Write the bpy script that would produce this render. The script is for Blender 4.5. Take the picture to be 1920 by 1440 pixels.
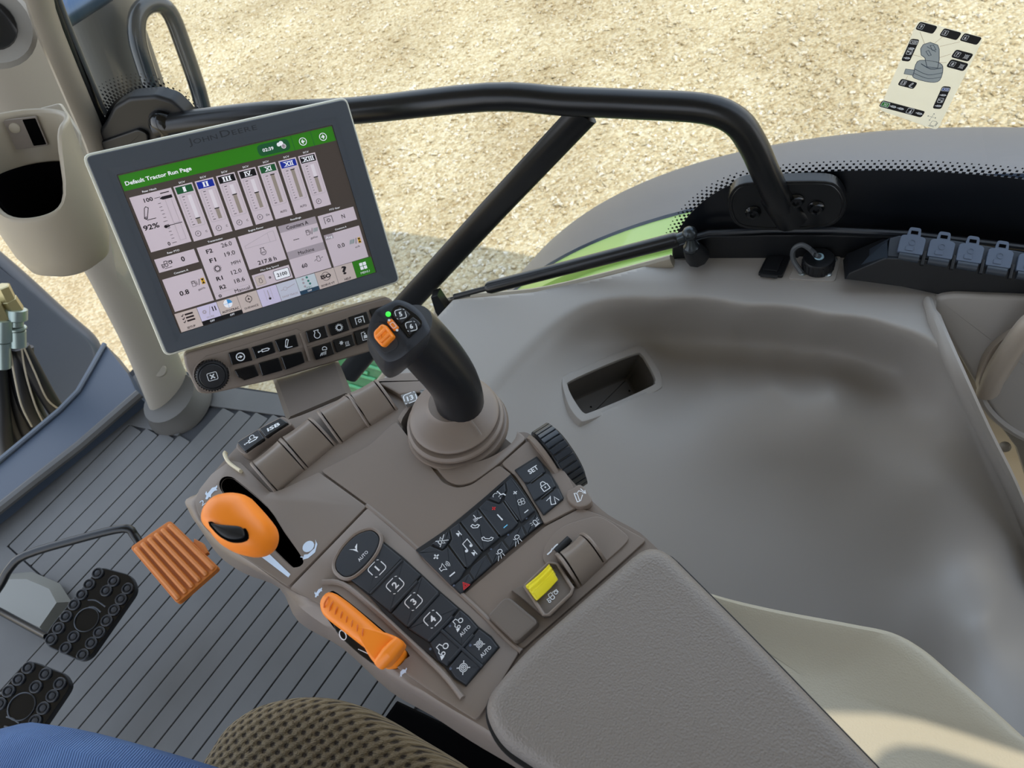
import bpy, bmesh, math, random
import numpy as np
random.seed(7); rng = np.random.default_rng(7)
for o in list(bpy.data.objects): bpy.data.objects.remove(o)
S = bpy.context.scene
COL = S.collection
# ------------------------------------------------------------------ camera
FP = 1387.0; CX, CY = 960.0, 720.0
_n = np.array([407/FP, -1091/FP, -1.0])
_zc = -_n/np.linalg.norm(_n)
_xc = np.array([1796/FP, 2433/FP, -1.0]); _xc -= _xc.dot(_zc)*_zc; _xc /= np.linalg.norm(_xc)
_yc = np.cross(_zc, _xc)
RW = np.array([_xc, _yc, _zc])
EYE = np.array([0, 0, 1.2])
cam = bpy.data.cameras.new('camera'); cam.sensor_width = 36; cam.lens = FP/1920*36
cam.clip_start = .02; cam.clip_end = 200
cam.dof.use_dof = True; cam.dof.focus_distance = .72; cam.dof.aperture_fstop = 16
camo = bpy.data.objects.new('camera', cam); COL.objects.link(camo); S.camera = camo
M4 = np.eye(4); M4[:3, :3] = RW; M4[:3, 3] = EYE
from mathutils import Matrix, Vector
camo.matrix_world = Matrix([list(r) for r in M4])
# ------------------------------------------------------------------ light
W = bpy.data.worlds.new('sky'); S.world = W; W.use_nodes = True
nt = W.node_tree; bg = nt.nodes['Background']
tc = nt.nodes.new('ShaderNodeTexCoord'); sx = nt.nodes.new('ShaderNodeSeparateXYZ'); cr = nt.nodes.new('ShaderNodeValToRGB')
nt.links.new(tc.outputs['Generated'], sx.inputs[0]); nt.links.new(sx.outputs['Z'], cr.inputs[0]); nt.links.new(cr.outputs[0], bg.inputs[0])
cr.color_ramp.elements[0].position = 0.0; cr.color_ramp.elements[0].color = (.95, .97, 1, 1)
cr.color_ramp.elements[1].position = .7; cr.color_ramp.elements[1].color = (.66, .79, 1, 1)
bg.inputs[1].default_value = 2.35
sun = bpy.data.lights.new('sun', 'SUN'); sun.energy = 4.0; sun.angle = math.radians(.3); sun.color = (1, .91, .75)
suno = bpy.data.objects.new('sun', sun); COL.objects.link(suno)
SUN = Vector((-.38, -.55, 1.0)).normalized()
suno.rotation_euler = SUN.to_track_quat('Z', 'Y').to_euler()
S.view_settings.view_transform = 'Standard'; S.view_settings.look = 'None'
S.view_settings.gamma = 1; S.view_settings.use_curve_mapping = False
S.view_settings.exposure = -0.1
# ------------------------------------------------------------------ geometry helpers
def V(*a): return np.array(a, float)
def nrm(a): a = np.array(a, float); return a/np.linalg.norm(a)
def ray(px, py): return RW@np.array([(px-CX)/FP, -(py-CY)/FP, -1.0])
def P(px, py, p0, nn):
    d = ray(px, py); p0 = np.array(p0, float); nn = np.array(nn, float)
    return EYE+d*((p0-EYE)@nn/(d@nn))
def Z(px, py, z): return P(px, py, (0, 0, z), (0, 0, 1))
def Yp(px, py, y): return P(px, py, (0, y, 0), (0, 1, 0))
def Xp(px, py, x): return P(px, py, (x, 0, 0), (1, 0, 0))
def px(s): return [tuple(map(float, q.split(','))) for q in s.split()]
class Fr:
    def __init__(s, o, u, n):
        s.o = np.array(o, float); s.n = nrm(n); u = np.array(u, float); s.u = nrm(u-u@s.n*s.n); s.v = np.cross(s.n, s.u)
    def w(s, x, y, h=0.): return s.o+s.u*x+s.v*y+s.n*h
    def pt(s, a, b, h=0.): return P(a, b, s.o+s.n*h, s.n)
    def uv(s, a, b, h=0.):
        q = s.pt(a, b, h)-s.o; return np.array([q@s.u, q@s.v])
    def uvs(s, L, h=0.):
        if isinstance(L, str): L = px(L)
        return [s.uv(a, b, h) for a, b in L]
    def at(s, c, d, h=0.):
        """sub-frame at pixel c, x axis toward pixel direction d"""
        o = s.pt(c[0], c[1], h); q = s.pt(c[0]+d[0], c[1]+d[1], h); return Fr(o, q-o, s.n)
    def mm(s, c, r, h=0.):
        """metres covered by r pixels at pixel c"""
        return np.linalg.norm(s.pt(c[0]+r, c[1], h)-s.pt(c[0], c[1], h))
def area2(p): return sum(p[i][0]*p[(i+1) % len(p)][1]-p[(i+1) % len(p)][0]*p[i][1] for i in range(len(p)))
def ccw(p): p = [np.array(q[:2], float) for q in p]; return p if area2(p) > 0 else p[::-1]
def offset(p, d):
    """inset (d>0) a ccw polygon"""
    n = len(p); out = []
    for i in range(n):
        a, b, c = p[i-1], p[i], p[(i+1) % n]
        e1 = b-a; e2 = c-b; l1 = np.linalg.norm(e1); l2 = np.linalg.norm(e2)
        if l1 < 1e-9 or l2 < 1e-9: out.append(b.copy()); continue
        n1 = np.array([-e1[1], e1[0]])/l1; n2 = np.array([-e2[1], e2[0]])/l2
        m = (n1+n2)/max(1+n1@n2, .35); out.append(b+m*d)
    return out
def rnd(p, r, k=4):
    p = [np.array(q, float) for q in p]; n = len(p); out = []
    for i in range(n):
        a, b, c = p[i-1], p[i], p[(i+1) % n]
        la = np.linalg.norm(a-b); lc = np.linalg.norm(c-b); q = min(r, .48*la, .48*lc)
        s = b+(a-b)/la*q; e = b+(c-b)/lc*q
        for t in np.linspace(0, 1, k+1): out.append((1-t)**2*s+2*t*(1-t)*b+t*t*e)
    return out
def crv(p, k=6, closed=True):
    p = [np.array(q, float) for q in p]; n = len(p); out = []
    for i in range(n if closed else n-1):
        if closed: a, b, c, d = p[i-1], p[i], p[(i+1) % n], p[(i+2) % n]
        else: a, b, c, d = p[max(i-1, 0)], p[i], p[i+1], p[min(i+2, n-1)]
        for j in range(k):
            t = j/k; out.append(.5*((2*b)+(-a+c)*t+(2*a-5*b+4*c-d)*t*t+(-a+3*b-3*c+d)*t**3))
    if not closed: out.append(p[-1])
    return out
def arc(c, r, a0, a1, k=12, ry=None):
    ry = r if ry is None else ry
    return [np.array([c[0]+r*math.cos(t), c[1]+ry*math.sin(t)]) for t in np.linspace(a0, a1, k)]
def circ(c, r, k=20, ry=None): return arc(c, r, 0, 2*math.pi*(1-1/k), k, ry)
def rrect(x0, y0, x1, y1, r, k=3):
    return rnd([(x0, y0), (x1, y0), (x1, y1), (x0, y1)], r, k)
# ------------------------------------------------------------------ materials
def lin(c):
    c = c/255; return c/12.92 if c <= .04045 else ((c+.055)/1.055)**2.4
MT = {}
def mat(name, rgb, rough=.5, bump=0, bs=300, metal=0, spec=.5, emit=0, var=0, vs=8, coat=0, kind='noise'):
    if name in MT: return MT[name]
    m = bpy.data.materials.new(name); m.use_nodes = True; t = m.node_tree; b = t.nodes['Principled BSDF']
    c = tuple(lin(v) for v in rgb)+(1,)
    b.inputs['Base Color'].default_value = c; b.inputs['Roughness'].default_value = rough; b.inputs['Metallic'].default_value = metal
    b.inputs['Specular IOR Level'].default_value = spec; b.inputs['Coat Weight'].default_value = coat
    if emit: b.inputs['Emission Color'].default_value = c; b.inputs['Emission Strength'].default_value = emit
    if bump or var: co = t.nodes.new('ShaderNodeTexCoord')
    if bump:
        if kind == 'noise':
            x = t.nodes.new('ShaderNodeTexNoise'); x.inputs['Scale'].default_value = bs; x.inputs['Detail'].default_value = 3; out = x.outputs['Fac']
        else:
            x = t.nodes.new('ShaderNodeTexVoronoi'); x.inputs['Scale'].default_value = bs; x.feature = 'SMOOTH_F1' if kind == 'leather' else 'F1'; out = x.outputs['Distance']
        t.links.new(co.outputs['Object'], x.inputs['Vector'])
        q = t.nodes.new('ShaderNodeBump'); q.inputs['Strength'].default_value = 1; q.inputs['Distance'].default_value = bump
        t.links.new(out, q.inputs['Height']); t.links.new(q.outputs[0], b.inputs['Normal'])
    if var:
        x = t.nodes.new('ShaderNodeTexNoise'); x.inputs['Scale'].default_value = vs; x.inputs['Detail'].default_value = 4
        t.links.new(co.outputs['Object'], x.inputs['Vector'])
        r = t.nodes.new('ShaderNodeValToRGB'); r.color_ramp.elements[0].position = .3; r.color_ramp.elements[1].position = .7
        r.color_ramp.elements[0].color = tuple(v*(1-var) for v in c[:3])+(1,); r.color_ramp.elements[1].color = tuple(min(1, v*(1+var)) for v in c[:3])+(1,)
        t.links.new(x.outputs['Fac'], r.inputs[0]); t.links.new(r.outputs[0], b.inputs['Base Color'])
    MT[name] = m; return m
BROWN = mat('taupe_plastic', (126, 114, 104), .40, bump=.00003, bs=1800)
BROWN2 = mat('taupe_plastic_dark', (108, 99, 91), .48, bump=.00003, bs=1800)
PAD = mat('armrest_vinyl', (124, 117, 110), .46, bump=.0005, bs=760, kind='leather')
PANEL = mat('grey_taupe_trim', (162, 157, 151), .46, bump=.00003, bs=1500)
BEIGE = mat('beige_plastic', (164, 155, 138), .45, bump=.00003, bs=1500)
BEIGE2 = mat('beige_grey_plastic', (146, 139, 127), .45, bump=.00003, bs=1500)
MATG = mat('floor_mat_rubber', (86, 85, 83), .5, bump=.00008, bs=900, var=.10, vs=9)
MATD = mat('floor_mat_groove', (46, 47, 50), .8)
BLACK = mat('black_plastic', (22, 25, 30), .42)
BLACKG = mat('black_gloss', (12, 14, 17), .15)
BLACKM = mat('black_matte', (19, 21, 25), .45, bump=.00004, bs=1200)
BLACKP = mat('black_powder_coat', (10, 12, 15), .30)
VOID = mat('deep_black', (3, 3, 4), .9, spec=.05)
KEY = mat('keypad_rubber', (38, 43, 50), .5, bump=.00002, bs=2500)
ORANGE = mat('orange_plastic', (252, 140, 32), .42, bump=.00002, bs=1800)
ORANGE2 = mat('orange_pedal_rubber', (196, 112, 40), .5)
YELLOW = mat('yellow_plastic', (238, 222, 40), .4)
WHITE = mat('white_print', (228, 232, 236), .6)
WHITEB = mat('pale_blue_print', (205, 220, 238), .6)
REDP = mat('red_print', (225, 40, 45), .6)
BLUEP = mat('blue_print', (110, 200, 240), .6)
LED = mat('green_led', (60, 230, 70), .4, emit=1.0)
BEZEL = mat('bezel_slate', (66, 72, 80), .42, bump=.00004, bs=1500)
BEZELT = mat('bezel_letter', (36, 40, 46), .6)
RIM = mat('display_rim', (214, 214, 200), .4)
STEEL = mat('zinc_steel', (190, 196, 196), .3, metal=1)
GREEN = mat('green_paint', (46, 120, 58), .35, coat=.3)
GREENL = mat('green_paint_bright', (140, 175, 80), .4, coat=.3)
# ------------------------------------------------------------------ mesh building
OFF = {}
class MB:
    def __init__(s): s.v = []; s.f = []; s.m = []; s.mats = []
    def mi(s, m):
        if m not in s.mats: s.mats.append(m)
        return s.mats.index(m)
    def add(s, vf, m):
        v, f = vf; b = len(s.v); k = s.mi(m)
        s.v += [tuple(q) for q in v]; s.f += [[b+i for i in q] for q in f]; s.m += [k]*len(f); return s
    def build(s, name, parent=None, smooth=True, ang=38, label=None, cat=None, group=None, kind=None, origin=None):
        v = np.array(s.v, float)
        if parent is not None: off = OFF[parent.name]
        elif origin is not None: off = np.array(origin, float)
        else: off = np.array([v[:, 0].mean(), v[:, 1].mean(), v[:, 2].min()])
        me = bpy.data.meshes.new(name); me.from_pydata([tuple(q) for q in v-off], [], s.f)
        for m in s.mats: me.materials.append(m)
        me.polygons.foreach_set('material_index', s.m)
        if smooth: me.polygons.foreach_set('use_smooth', [True]*len(me.polygons)); me.update(); me.set_sharp_from_angle(angle=math.radians(ang))
        me.update()
        o = bpy.data.objects.new(name, me); COL.objects.link(o); OFF[o.name] = off
        if parent is not None: o.parent = parent
        else: o.location = tuple(off)
        if smooth: wn = o.modifiers.new('wn', 'WEIGHTED_NORMAL'); wn.keep_sharp = True; wn.weight = 100
        tag(o, label, cat, group, kind); return o
def tag(o, label=None, cat=None, group=None, kind=None):
    if label: o['label'] = label
    if cat: o['category'] = cat
    if group: o['group'] = group
    if kind: o['kind'] = kind
    return o
def empty(name, loc, label, cat, group=None, kind=None):
    o = bpy.data.objects.new(name, None); COL.objects.link(o); o.location = tuple(loc); o.empty_display_size = .02
    OFF[o.name] = np.array(loc, float); return tag(o, label, cat, group, kind)
def one(name, vf, m, parent=None, **k): return MB().add(vf, m).build(name, parent, **k)
def rings(rs, cap0=True, cap1=True, closed=True):
    v = []; f = []; n = len(rs[0])
    for r in rs: v += [np.array(q) for q in r]
    for i in range(len(rs)-1):
        for j in range(n if closed else n-1):
            a = i*n+j; b = i*n+(j+1) % n; f.append([a, b, b+n, a+n])
    if cap0: f.append(list(range(n))[::-1])
    if cap1: f.append([(len(rs)-1)*n+j for j in range(n)])
    return v, f
def slab(F, p, h0, h1, bev=.0006, seg=2, inset=0, r=0, bot=None):
    """solid with ccw outline p (frame uv), from h0 to h1, rounded top edge; bot = optional scale of the foot"""
    p = ccw(p)
    if inset: p = offset(p, inset)
    if r: p = rnd(p, r)
    rs = [[F.w(q[0], q[1], h0) for q in (offset(p, -bot) if bot else p)], [F.w(q[0], q[1], h1-bev) for q in p]]
    for k in range(1, seg+1):
        a = k/seg*math.pi/2; rs.append([F.w(q[0], q[1], h1-bev+bev*math.sin(a)) for q in offset(p, bev*(1-math.cos(a)))])
    return rings(rs)
def pslab(F, s, h0, h1, **k): return slab(F, F.uvs(s, h1), h0, h1, **k)
def tube(path, rad, n=12, cap=True, ell=None, up=(0, 0, 1)):
    path = [np.array(q, float) for q in path]; m = len(path)
    if not hasattr(rad, '__len__'): rad = [rad]*m
    T = [nrm(path[min(i+1, m-1)]-path[max(i-1, 0)]) for i in range(m)]
    a = np.array(up, float); a = a-a@T[0]*T[0]
    if np.linalg.norm(a) < 1e-3: a = np.array([1., 0, 0])-T[0][0]*T[0]
    a = nrm(a); rs = []
    for i in range(m):
        a = nrm(a-a@T[i]*T[i]); b = np.cross(T[i], a); ra = rad[i]; rb = ra
        if isinstance(ra, (tuple, list)): ra, rb = ra
        rs.append([path[i]+a*ra*math.cos(t)+b*rb*math.sin(t) for t in np.linspace(0, 2*math.pi, n, endpoint=False)])
    return rings(rs, cap, cap)
def lathe(c, ax, prof, n=24, ref=(1, 0, 0), cap=True):
    ax = nrm(ax); a = np.array(ref, float); a = a-a@ax*ax
    if np.linalg.norm(a) < 1e-3: a = np.array([0, 1., 0])-ax[1]*ax
    a = nrm(a); b = np.cross(ax, a); c = np.array(c, float)
    return rings([[c+ax*h+(a*math.cos(t)+b*math.sin(t))*r for t in np.linspace(0, 2*math.pi, n, endpoint=False)] for r, h in prof], cap, cap)
def ball(c, r, ax=(0, 0, 1), n=14): return lathe(c, ax, [(max(r*math.sin(t), 1e-5), -r*math.cos(t)) for t in np.linspace(.12, math.pi-.12, n//2+1)], n)
def pebble(F, p, prof):
    """p ccw uv outline; prof [(scale,height)] about the centroid"""
    p = ccw(p); c = sum(p)/len(p); rs = []
    for k in prof:
        s, h = k[:2]; d = np.array(k[2:4]) if len(k) > 2 else np.zeros(2)
        rs.append([F.w(*(c+d+(q-c)*s), h) for q in p])
    return rings(rs)
def boxf(F, x0, y0, x1, y1, h0, h1, bev=.0006, r=0): return slab(F, [(x0, y0), (x1, y0), (x1, y1), (x0, y1)], h0, h1, bev=bev, r=r)
def gridsurf(fn, nu, nv, keep=None):
    v = [fn(i/nu, j/nv) for j in range(nv+1) for i in range(nu+1)]
    f = []
    for j in range(nv):
        for i in range(nu):
            if keep and not keep((i+.5)/nu, (j+.5)/nv): continue
            a = j*(nu+1)+i; f.append([a, a+nu+1, a+nu+2, a+1])
    return v, f
def cut(o, vf, m=None):
    c = MB().add(vf, m or VOID).build('cutter_shape', None, smooth=False, origin=(0, 0, 0))
    if o.data.materials.find(m.name if m else VOID.name) < 0: o.data.materials.append(m or VOID)
    bpy.context.view_layer.update()
    md = o.modifiers.new('b', 'BOOLEAN'); md.operation = 'DIFFERENCE'; md.object = c; md.solver = 'EXACT'
    try: md.material_mode = 'TRANSFER'
    except Exception: pass
    dg = bpy.context.evaluated_depsgraph_get(); me = bpy.data.meshes.new_from_object(o.evaluated_get(dg)); o.modifiers.clear()
    if len(me.polygons) > 3:
        old = o.data; o.data = me
    bpy.data.objects.remove(c)
# ------------------------------------------------------------------ flat print
TXT = {}
def textmesh(s, bold=0):
    bold = 0 if 'M' in s or 'N' in s else bold
    k = (s, bold)
    if k not in TXT:
        cu = bpy.data.curves.new('t', 'FONT'); cu.body = s; cu.size = 1; cu.resolution_u = 2; cu.offset = bold
        o = bpy.data.objects.new('t', cu); COL.objects.link(o); bpy.context.view_layer.update()
        me = bpy.data.meshes.new_from_object(o.evaluated_get(bpy.context.evaluated_depsgraph_get()))
        v = np.array([q.co[:] for q in me.vertices]) if len(me.vertices) else np.zeros((1, 3))
        f = [list(q.vertices) for q in me.polygons]
        v[:, 0] -= v[:, 0].min(); w = v[:, 0].max(); bpy.data.objects.remove(o); bpy.data.meshes.remove(me); TXT[k] = (v, f, w)
    return TXT[k]
class Ink(MB):
    F = None; h = 0.0001
    def on(s, F, h=.0001): s.F = F; s.h = h; return s
    def poly(s, p, m, l=0):
        p = ccw(p); s.add(([s.F.w(q[0], q[1], s.h+l*6e-5) for q in p], [list(range(len(p)))]), m); return s
    def rect(s, x0, y0, x1, y1, m, l=0): return s.poly([(x0, y0), (x1, y0), (x1, y1), (x0, y1)], m, l)
    def path(s, p, w, m, l=0, closed=False):
        p = [np.array(q, float) for q in p]; n = len(p); a = []; b = []
        for i in range(n):
            if closed: e1 = p[i]-p[i-1]; e2 = p[(i+1) % n]-p[i]
            else: e1 = p[max(i, 1)]-p[max(i, 1)-1]; e2 = p[min(i, n-2)+1]-p[min(i, n-2)]
            e1 = e1/(np.linalg.norm(e1)+1e-12); e2 = e2/(np.linalg.norm(e2)+1e-12)
            n1 = np.array([-e1[1], e1[0]]); n2 = np.array([-e2[1], e2[0]]); q = (n1+n2)/max(1+n1@n2, .5)*w/2
            a.append(p[i]+q); b.append(p[i]-q)
        v = [s.F.w(q[0], q[1], s.h+l*6e-5) for q in a+b]
        s.add((v, [[i, n+i, n+(i+1) % n, (i+1) % n] for i in range(n if closed else n-1)]), m); return s
    def ring(s, c, r, w, m, l=0, k=18): return s.path(circ(c, r, k), w, m, l, True)
    def disc(s, c, r, m, l=0, k=16): return s.poly(circ(c, r, k), m, l)
    def text(s, t, x, y, size, m, l=0, al='c', bold=.012, width=None, rot=0):
        v, f, w = textmesh(t, bold); k = size/.70  # size = cap height
        kx = k if width is None else width/max(w, 1e-6)
        dx = {'c': -w*kx/2, 'l': 0, 'r': -w*kx}[al]; c, sn = math.cos(rot), math.sin(rot)
        L = []
        for q in v:
            a = q[0]*kx+dx; b = q[1]*k; L.append(s.F.w(x+a*c-b*sn, y+a*sn+b*c, s.h+l*6e-5))
        s.add((L, f), m); return s
def icon(I, name, s, m=WHITE, x=0, y=0, w=.13, l=0, bg=None):
    """draw a pictogram of half size s (metres) at x,y of the ink frame"""
    def T(L): return [(x+a*s, y+b*s) for a, b in L]
    def pa(L, c=False, ww=None): I.path(T(L), (ww or w)*s, m, l, c)
    def po(L, mm=None, ll=0): I.poly(T(L), mm or m, l+ll)
    def di(a, b, r, mm=None, ll=0): I.disc((x+a*s, y+b*s), r*s, mm or m, l+ll)
    def ri(a, b, r, ww=None): I.ring((x+a*s, y+b*s), r*s, (ww or w)*s, m, l)
    if name.startswith('#'):           # bracketed digit
        c = 1.0; r = .42
        def cor(cx, cy, a0): return [tuple(q) for q in arc((cx*(c-r), cy*(c-r)), r, a0, a0+math.pi/2, 5)]
        pa([(-c, -.25)]+cor(-1, 1, math.pi/2)[::-1][0:0]+[(-c, .55)]+cor(-1, 1, math.pi/2)[::-1]+[(.42, c)], ww=w)
        pa([(c, .35)]+[(c, -.55)]+cor(1, -1, -math.pi/2)[::-1]+[(-.42, -c)], ww=w)
        pa(cor(1, 1, 0)[1:-1], ww=w*.8); pa(cor(-1, -1, math.pi)[1:-1], ww=w*.8)
        I.text(name[1:], x, y-.48*s, .96*s, m, l, bold=.03)
    elif name == 'arrowc': ri(0, 0, .85, w*1.4); po([(-.5, -.13), (.0, -.13), (-.12, -.42), (.5, 0), (-.12, .42), (0, .13), (-.5, .13)])
    elif name == 'cyl': di(-1, -.05, .16); pa([(-1, 0), (-.35, .0)]); pa([(-.35, -.22), (.7, -.22), (1, 0), (.7, .22), (-.35, .22)], True)
    elif name == 'arm': pa([(-.6, -.65), (-.25, -.75), (.45, .7), (.15, .95), (-.1, .75)], True); pa([(-.35, -.95), (.95, -.95)]); ri(-.35, -.65, .16, .09)
    elif name == 'eng': pa(arc((0, -.2), .68, math.radians(130), math.radians(410), 16)+[(.35, .55), (.5, .95), (-.5, .95), (-.35, .55)], True)
    elif name == 'gear':
        ri(0, 0, .55, w*1.1)
        for k in range(14):
            t = k*math.pi/7; po([(math.cos(t+d)*r, math.sin(t+d)*r) for r, d in ((.6, -.1), (.92, -.07), (.92, .07), (.6, .1))])
    elif name == 'pto':
        pa([(-.95, -.8), (-.95, .75), (.95, .75), (.95, -.8)], ww=w*1.2); ri(0, -.1, .3, w)
        for k in range(6): t = k*math.pi/3; di(.45*math.cos(t), -.1+.45*math.sin(t), .09)
    elif name == 'lamp': pa(arc((.35, .45), .5, -.6, 3.4, 12), True); [pa([(.5-.33*k, -.1-.05*k), (.25-.42*k, -.9)]) for k in range(4)]
    elif name == 'acheat':
        for k in range(6): t = k*math.pi/3; pa([(-.55, .25), (-.55+.42*math.cos(t), .25+.42*math.sin(t))], ww=.1)
        ri(-.55, .25, .24, .12); [pa([(.25+.28*k, -.45), (.25+.28*k, .25)], ww=.11) for k in range(3)]; pa([(.1, -.6), (1, -.6)], ww=.11)
    elif name == 'seat': pa([(.9, -.75), (.3, -.95), (-.8, -.95), (-.8, .85), (0, .95)], ww=.13); di(0, .5, .2); po([(-.35, .2), (.35, .2), (.5, -.6), (-.5, -.6)])
    elif name == 'x': pa(rrect(-.95, -.8, .95, .8, .3), True, .12); pa([(-.4, -.45), (.4, .45)], ww=.26); pa([(-.4, .45), (.4, -.45)], ww=.26)
    elif name == '+': po([(-.15, -.6), (.15, -.6), (.15, .6), (-.15, .6)]); po([(-.6, -.15), (.6, -.15), (.6, .15), (-.6, .15)])
    elif name == '-': po([(-.75, -.16), (.75, -.16), (.75, .16), (-.75, .16)])
    elif name == 'bar': po([(-.12, 1), (.12, 1), (.17, -1), (-.17, -1)])
    elif name == 'spk':
        pa([(-.9, -.3), (-.5, -.3), (-.05, -.7), (-.05, .7), (-.5, .3), (-.9, .3)], True, .12)
        for r in (.35, .6, .85): pa(arc((.0, 0), r, -.75, .75, 7), ww=.1)
    elif name == 'mute':
        pa([(-.7, -.3), (-.3, -.3), (.15, -.8), (.15, .8), (-.3, .3), (-.7, .3)], True, .12); pa([(-.95, .75), (.95, -.75)], ww=.13); pa([(-.95, -.75), (.95, .75)], ww=.13)
    elif name == 'next': po([(-.1, .7), (-.1, -.7), (.7, 0)]); pa([(.75, .8), (.75, -.8)], ww=.2)
    elif name == 'note': di(-.5, -.7, .27); di(.6, -.45, .27); pa([(-.28, -.7), (-.28, .75), (.8, .95), (.8, -.45)], ww=.13)
    elif name == 'phone': pa([(-.75, .75), (-.9, .3), (-.3, -.55), (.35, -.9), (.8, -.75), (.6, -.35), (.2, -.4), (-.35, .2), (-.35, .65)], True, .13)
    elif name == 'voice':
        pa([(-.95, -.15), (-.9, -.6), (-.4, -1), (.0, -.9), (-.15, -.6), (-.5, -.55), (-.65, -.1)], True, .12)
        for r in (.2, .4, .6): pa(arc((-.25, -.15), r, .1, 1.4, 5), ww=.08)
        pa([(.3, .95), (.3, .5), (.15, .25), (.45, .2), (.6, .0), (1, -.1)], ww=.12)
    elif name == 'fan':
        for k in range(4): t = k*math.pi/2+.4; ri(.45*math.cos(t), .45*math.sin(t), .36, .1)
    elif name == 'vent': pa(arc((-.5, .4), .5, .3, 3.0, 8), ww=.1); di(.25, .8, .15); pa([(.3, .55), (.3, -.1), (.75, -.3), (.85, -.85)], ww=.2); pa([(-.3, -.2), (.1, -.05)], ww=.1); di(-.2, -.6, .1)
    elif name == 'tri': pa([(-.8, -.7), (.8, -.7), (0, .8)], True, .16); pa([(-.35, -.42), (.35, -.42), (0, .25)], True, .13)
    elif name == 'work': pa(arc((.2, .35), .42, -.9, 4.0, 10), True, .12); [pa([(.35-.4*k, -.2), (.35-.75*k, -.95)], ww=.1) for k in range(3)]; pa([(-.55, .5), (-.35, .1)], ww=.12)
    elif name == 'beacon': pa([(-.35, -.5), (-.35, .4), (0, .65), (.35, .4), (.35, -.5)], True, .12); pa([(-.6, -.7), (.6, -.7)], ww=.13); [pa([(a*.6, b), (a*1, b*1.5)], ww=.1) for a in (-1, 1) for b in (.05, .4)]
    elif name == 'lock':
        pa(rrect(-.6, -.95, .6, .15, .1), True, .14); pa([(-.4, .15), (-.4, .5), (-.2, .85), (.2, .85), (.4, .5), (.4, .15)], ww=.14); di(0, -.35, .15)
    elif name == 'hitch': pa([(-.9, .5), (-.1, .7), (-.6, -.6), (.1, -.9), (.55, .4), (.9, -.7)], ww=.13); pa([(-.2, .3), (.1, .9)], ww=.12)
    elif name == 'hitch2': pa([(-.95, -.8), (-.6, -.9), (-.2, .4), (-.55, .6)], True, .13); pa([(-.4, .3), (.2, .55), (.55, .1)], ww=.12); pa([(-.5, -.95), (.3, -.3)], ww=.12); pa([(.6, .7), (.75, -.3)], ww=.12); pa([(.45, .0), (.75, -.4), (.95, .1)], ww=.12)
    elif name == 'trac':
        ri(.55, .1, .36, .14); ri(-.35, -.45, .24, .13); pa([(.3, .3), (.1, .95), (-.45, .95), (-.45, .35), (-.75, .1), (-.7, -.3)], ww=.12); po([(-1.1, -.95), (-.45, -.85), (-.85, -.3)])
    elif name == 'trac2': ri(-.1, -.3, .3, .12); ri(-.8, -.5, .18, .11); pa([(-.35, -.1), (-.95, 0), (-.95, -.3)], ww=.11); pa([(-.45, 0), (-.35, .5), (.15, .5), (.2, 0)], ww=.11); ri(.75, .0, .25, .11); pa([(.3, .35), (1.1, .35), (1.1, -.2)], ww=.11)
    elif name == 'diff':
        ri(0, 0, .38, .11); ri(0, 0, .62, .1)
        for t in (.8, 2.4, 3.9, 5.5): pa([(.6*math.cos(t), .6*math.sin(t)), (1.05*math.cos(t), 1.05*math.sin(t))], ww=.13)
        pa([(-.12, -.1), (.12, -.1), (.12, .15), (-.12, .15)], True, .08)
    elif name == 'nav': po([(0, -.1), (-.85, .95), (-.45, .2), (-.15, -.9), (.0, -.4), (.85, .55), (.1, .35)])
    elif name == 'clock': ri(0, 0, .9, .13); pa([(0, .45), (0, -.05), (-.4, -.05)], ww=.15)
    elif name == 'fuel': pa(rrect(-.8, -.9, .3, .9, .1), True, .12); pa([(-.6, .15), (.1, .15), (.1, .7), (-.6, .7)], True, .1); pa([(.3, .2), (.6, .1), (.65, -.7), (.85, -.5), (.85, .4), (.5, .8)], ww=.1)
    elif name == 'hatch': [pa([(-1+.5*k, -.8), (-.4+.5*k, .8)], ww=.2) for k in range(4)]
    elif name == 'glass': po([(-.55, .9), (.55, .9), (0, 0)]); po([(-.55, -.9), (.55, -.9), (0, 0)])
    elif name == 'setup':
        for k in range(3): pa([(-.35, .6-.55*k), (.95, .6-.55*k)], ww=.28); pa([(-.95, .6-.55*k), (-.8, .45-.55*k), (-.55, .75-.55*k)], ww=.12)
    elif name == 'guid': ri(0, 0, .7, .13); po([(-.3, -.3), (0, .4), (.3, -.3), (0, -.1)]); pa([(0, .7), (0, 1)]); pa([(0, -.7), (0, -1)])
    elif name == 'rabbit': po([(-1, -.5), (-.7, -.15), (-.75, .25), (-.45, .55), (-.5, .1), (-.2, .2), (.3, .45), (.75, .25), (1, .35), (.9, .0), (.7, -.1), (.75, -.45), (.4, -.25), (-.1, -.4), (-.35, -.8), (-.5, -.55), (-.8, -.75)])
    elif name == 'snail':
        po(circ((.1, .15), .62, 16)); po([(-1, -.75), (-.65, -.35), (-.3, -.6), (.5, -.5), (.9, .0), (1, .35), (.95, -.3), (.35, -.95), (-.5, -1)])
        pa([(-.8, -.6), (-1.05, -.3)], ww=.09)
    elif name == 'turtle': po([(-.6, -.2), (-.3, .35), (.3, .45), (.65, .1), (.95, .3), (1, .05), (.6, -.2), (.5, -.5), (.3, -.3), (-.3, -.3), (-.5, -.6), (-.65, -.3), (-.95, -.45)])
    return I
# ================================================================== SETTING
GZ = -1.4
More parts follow.
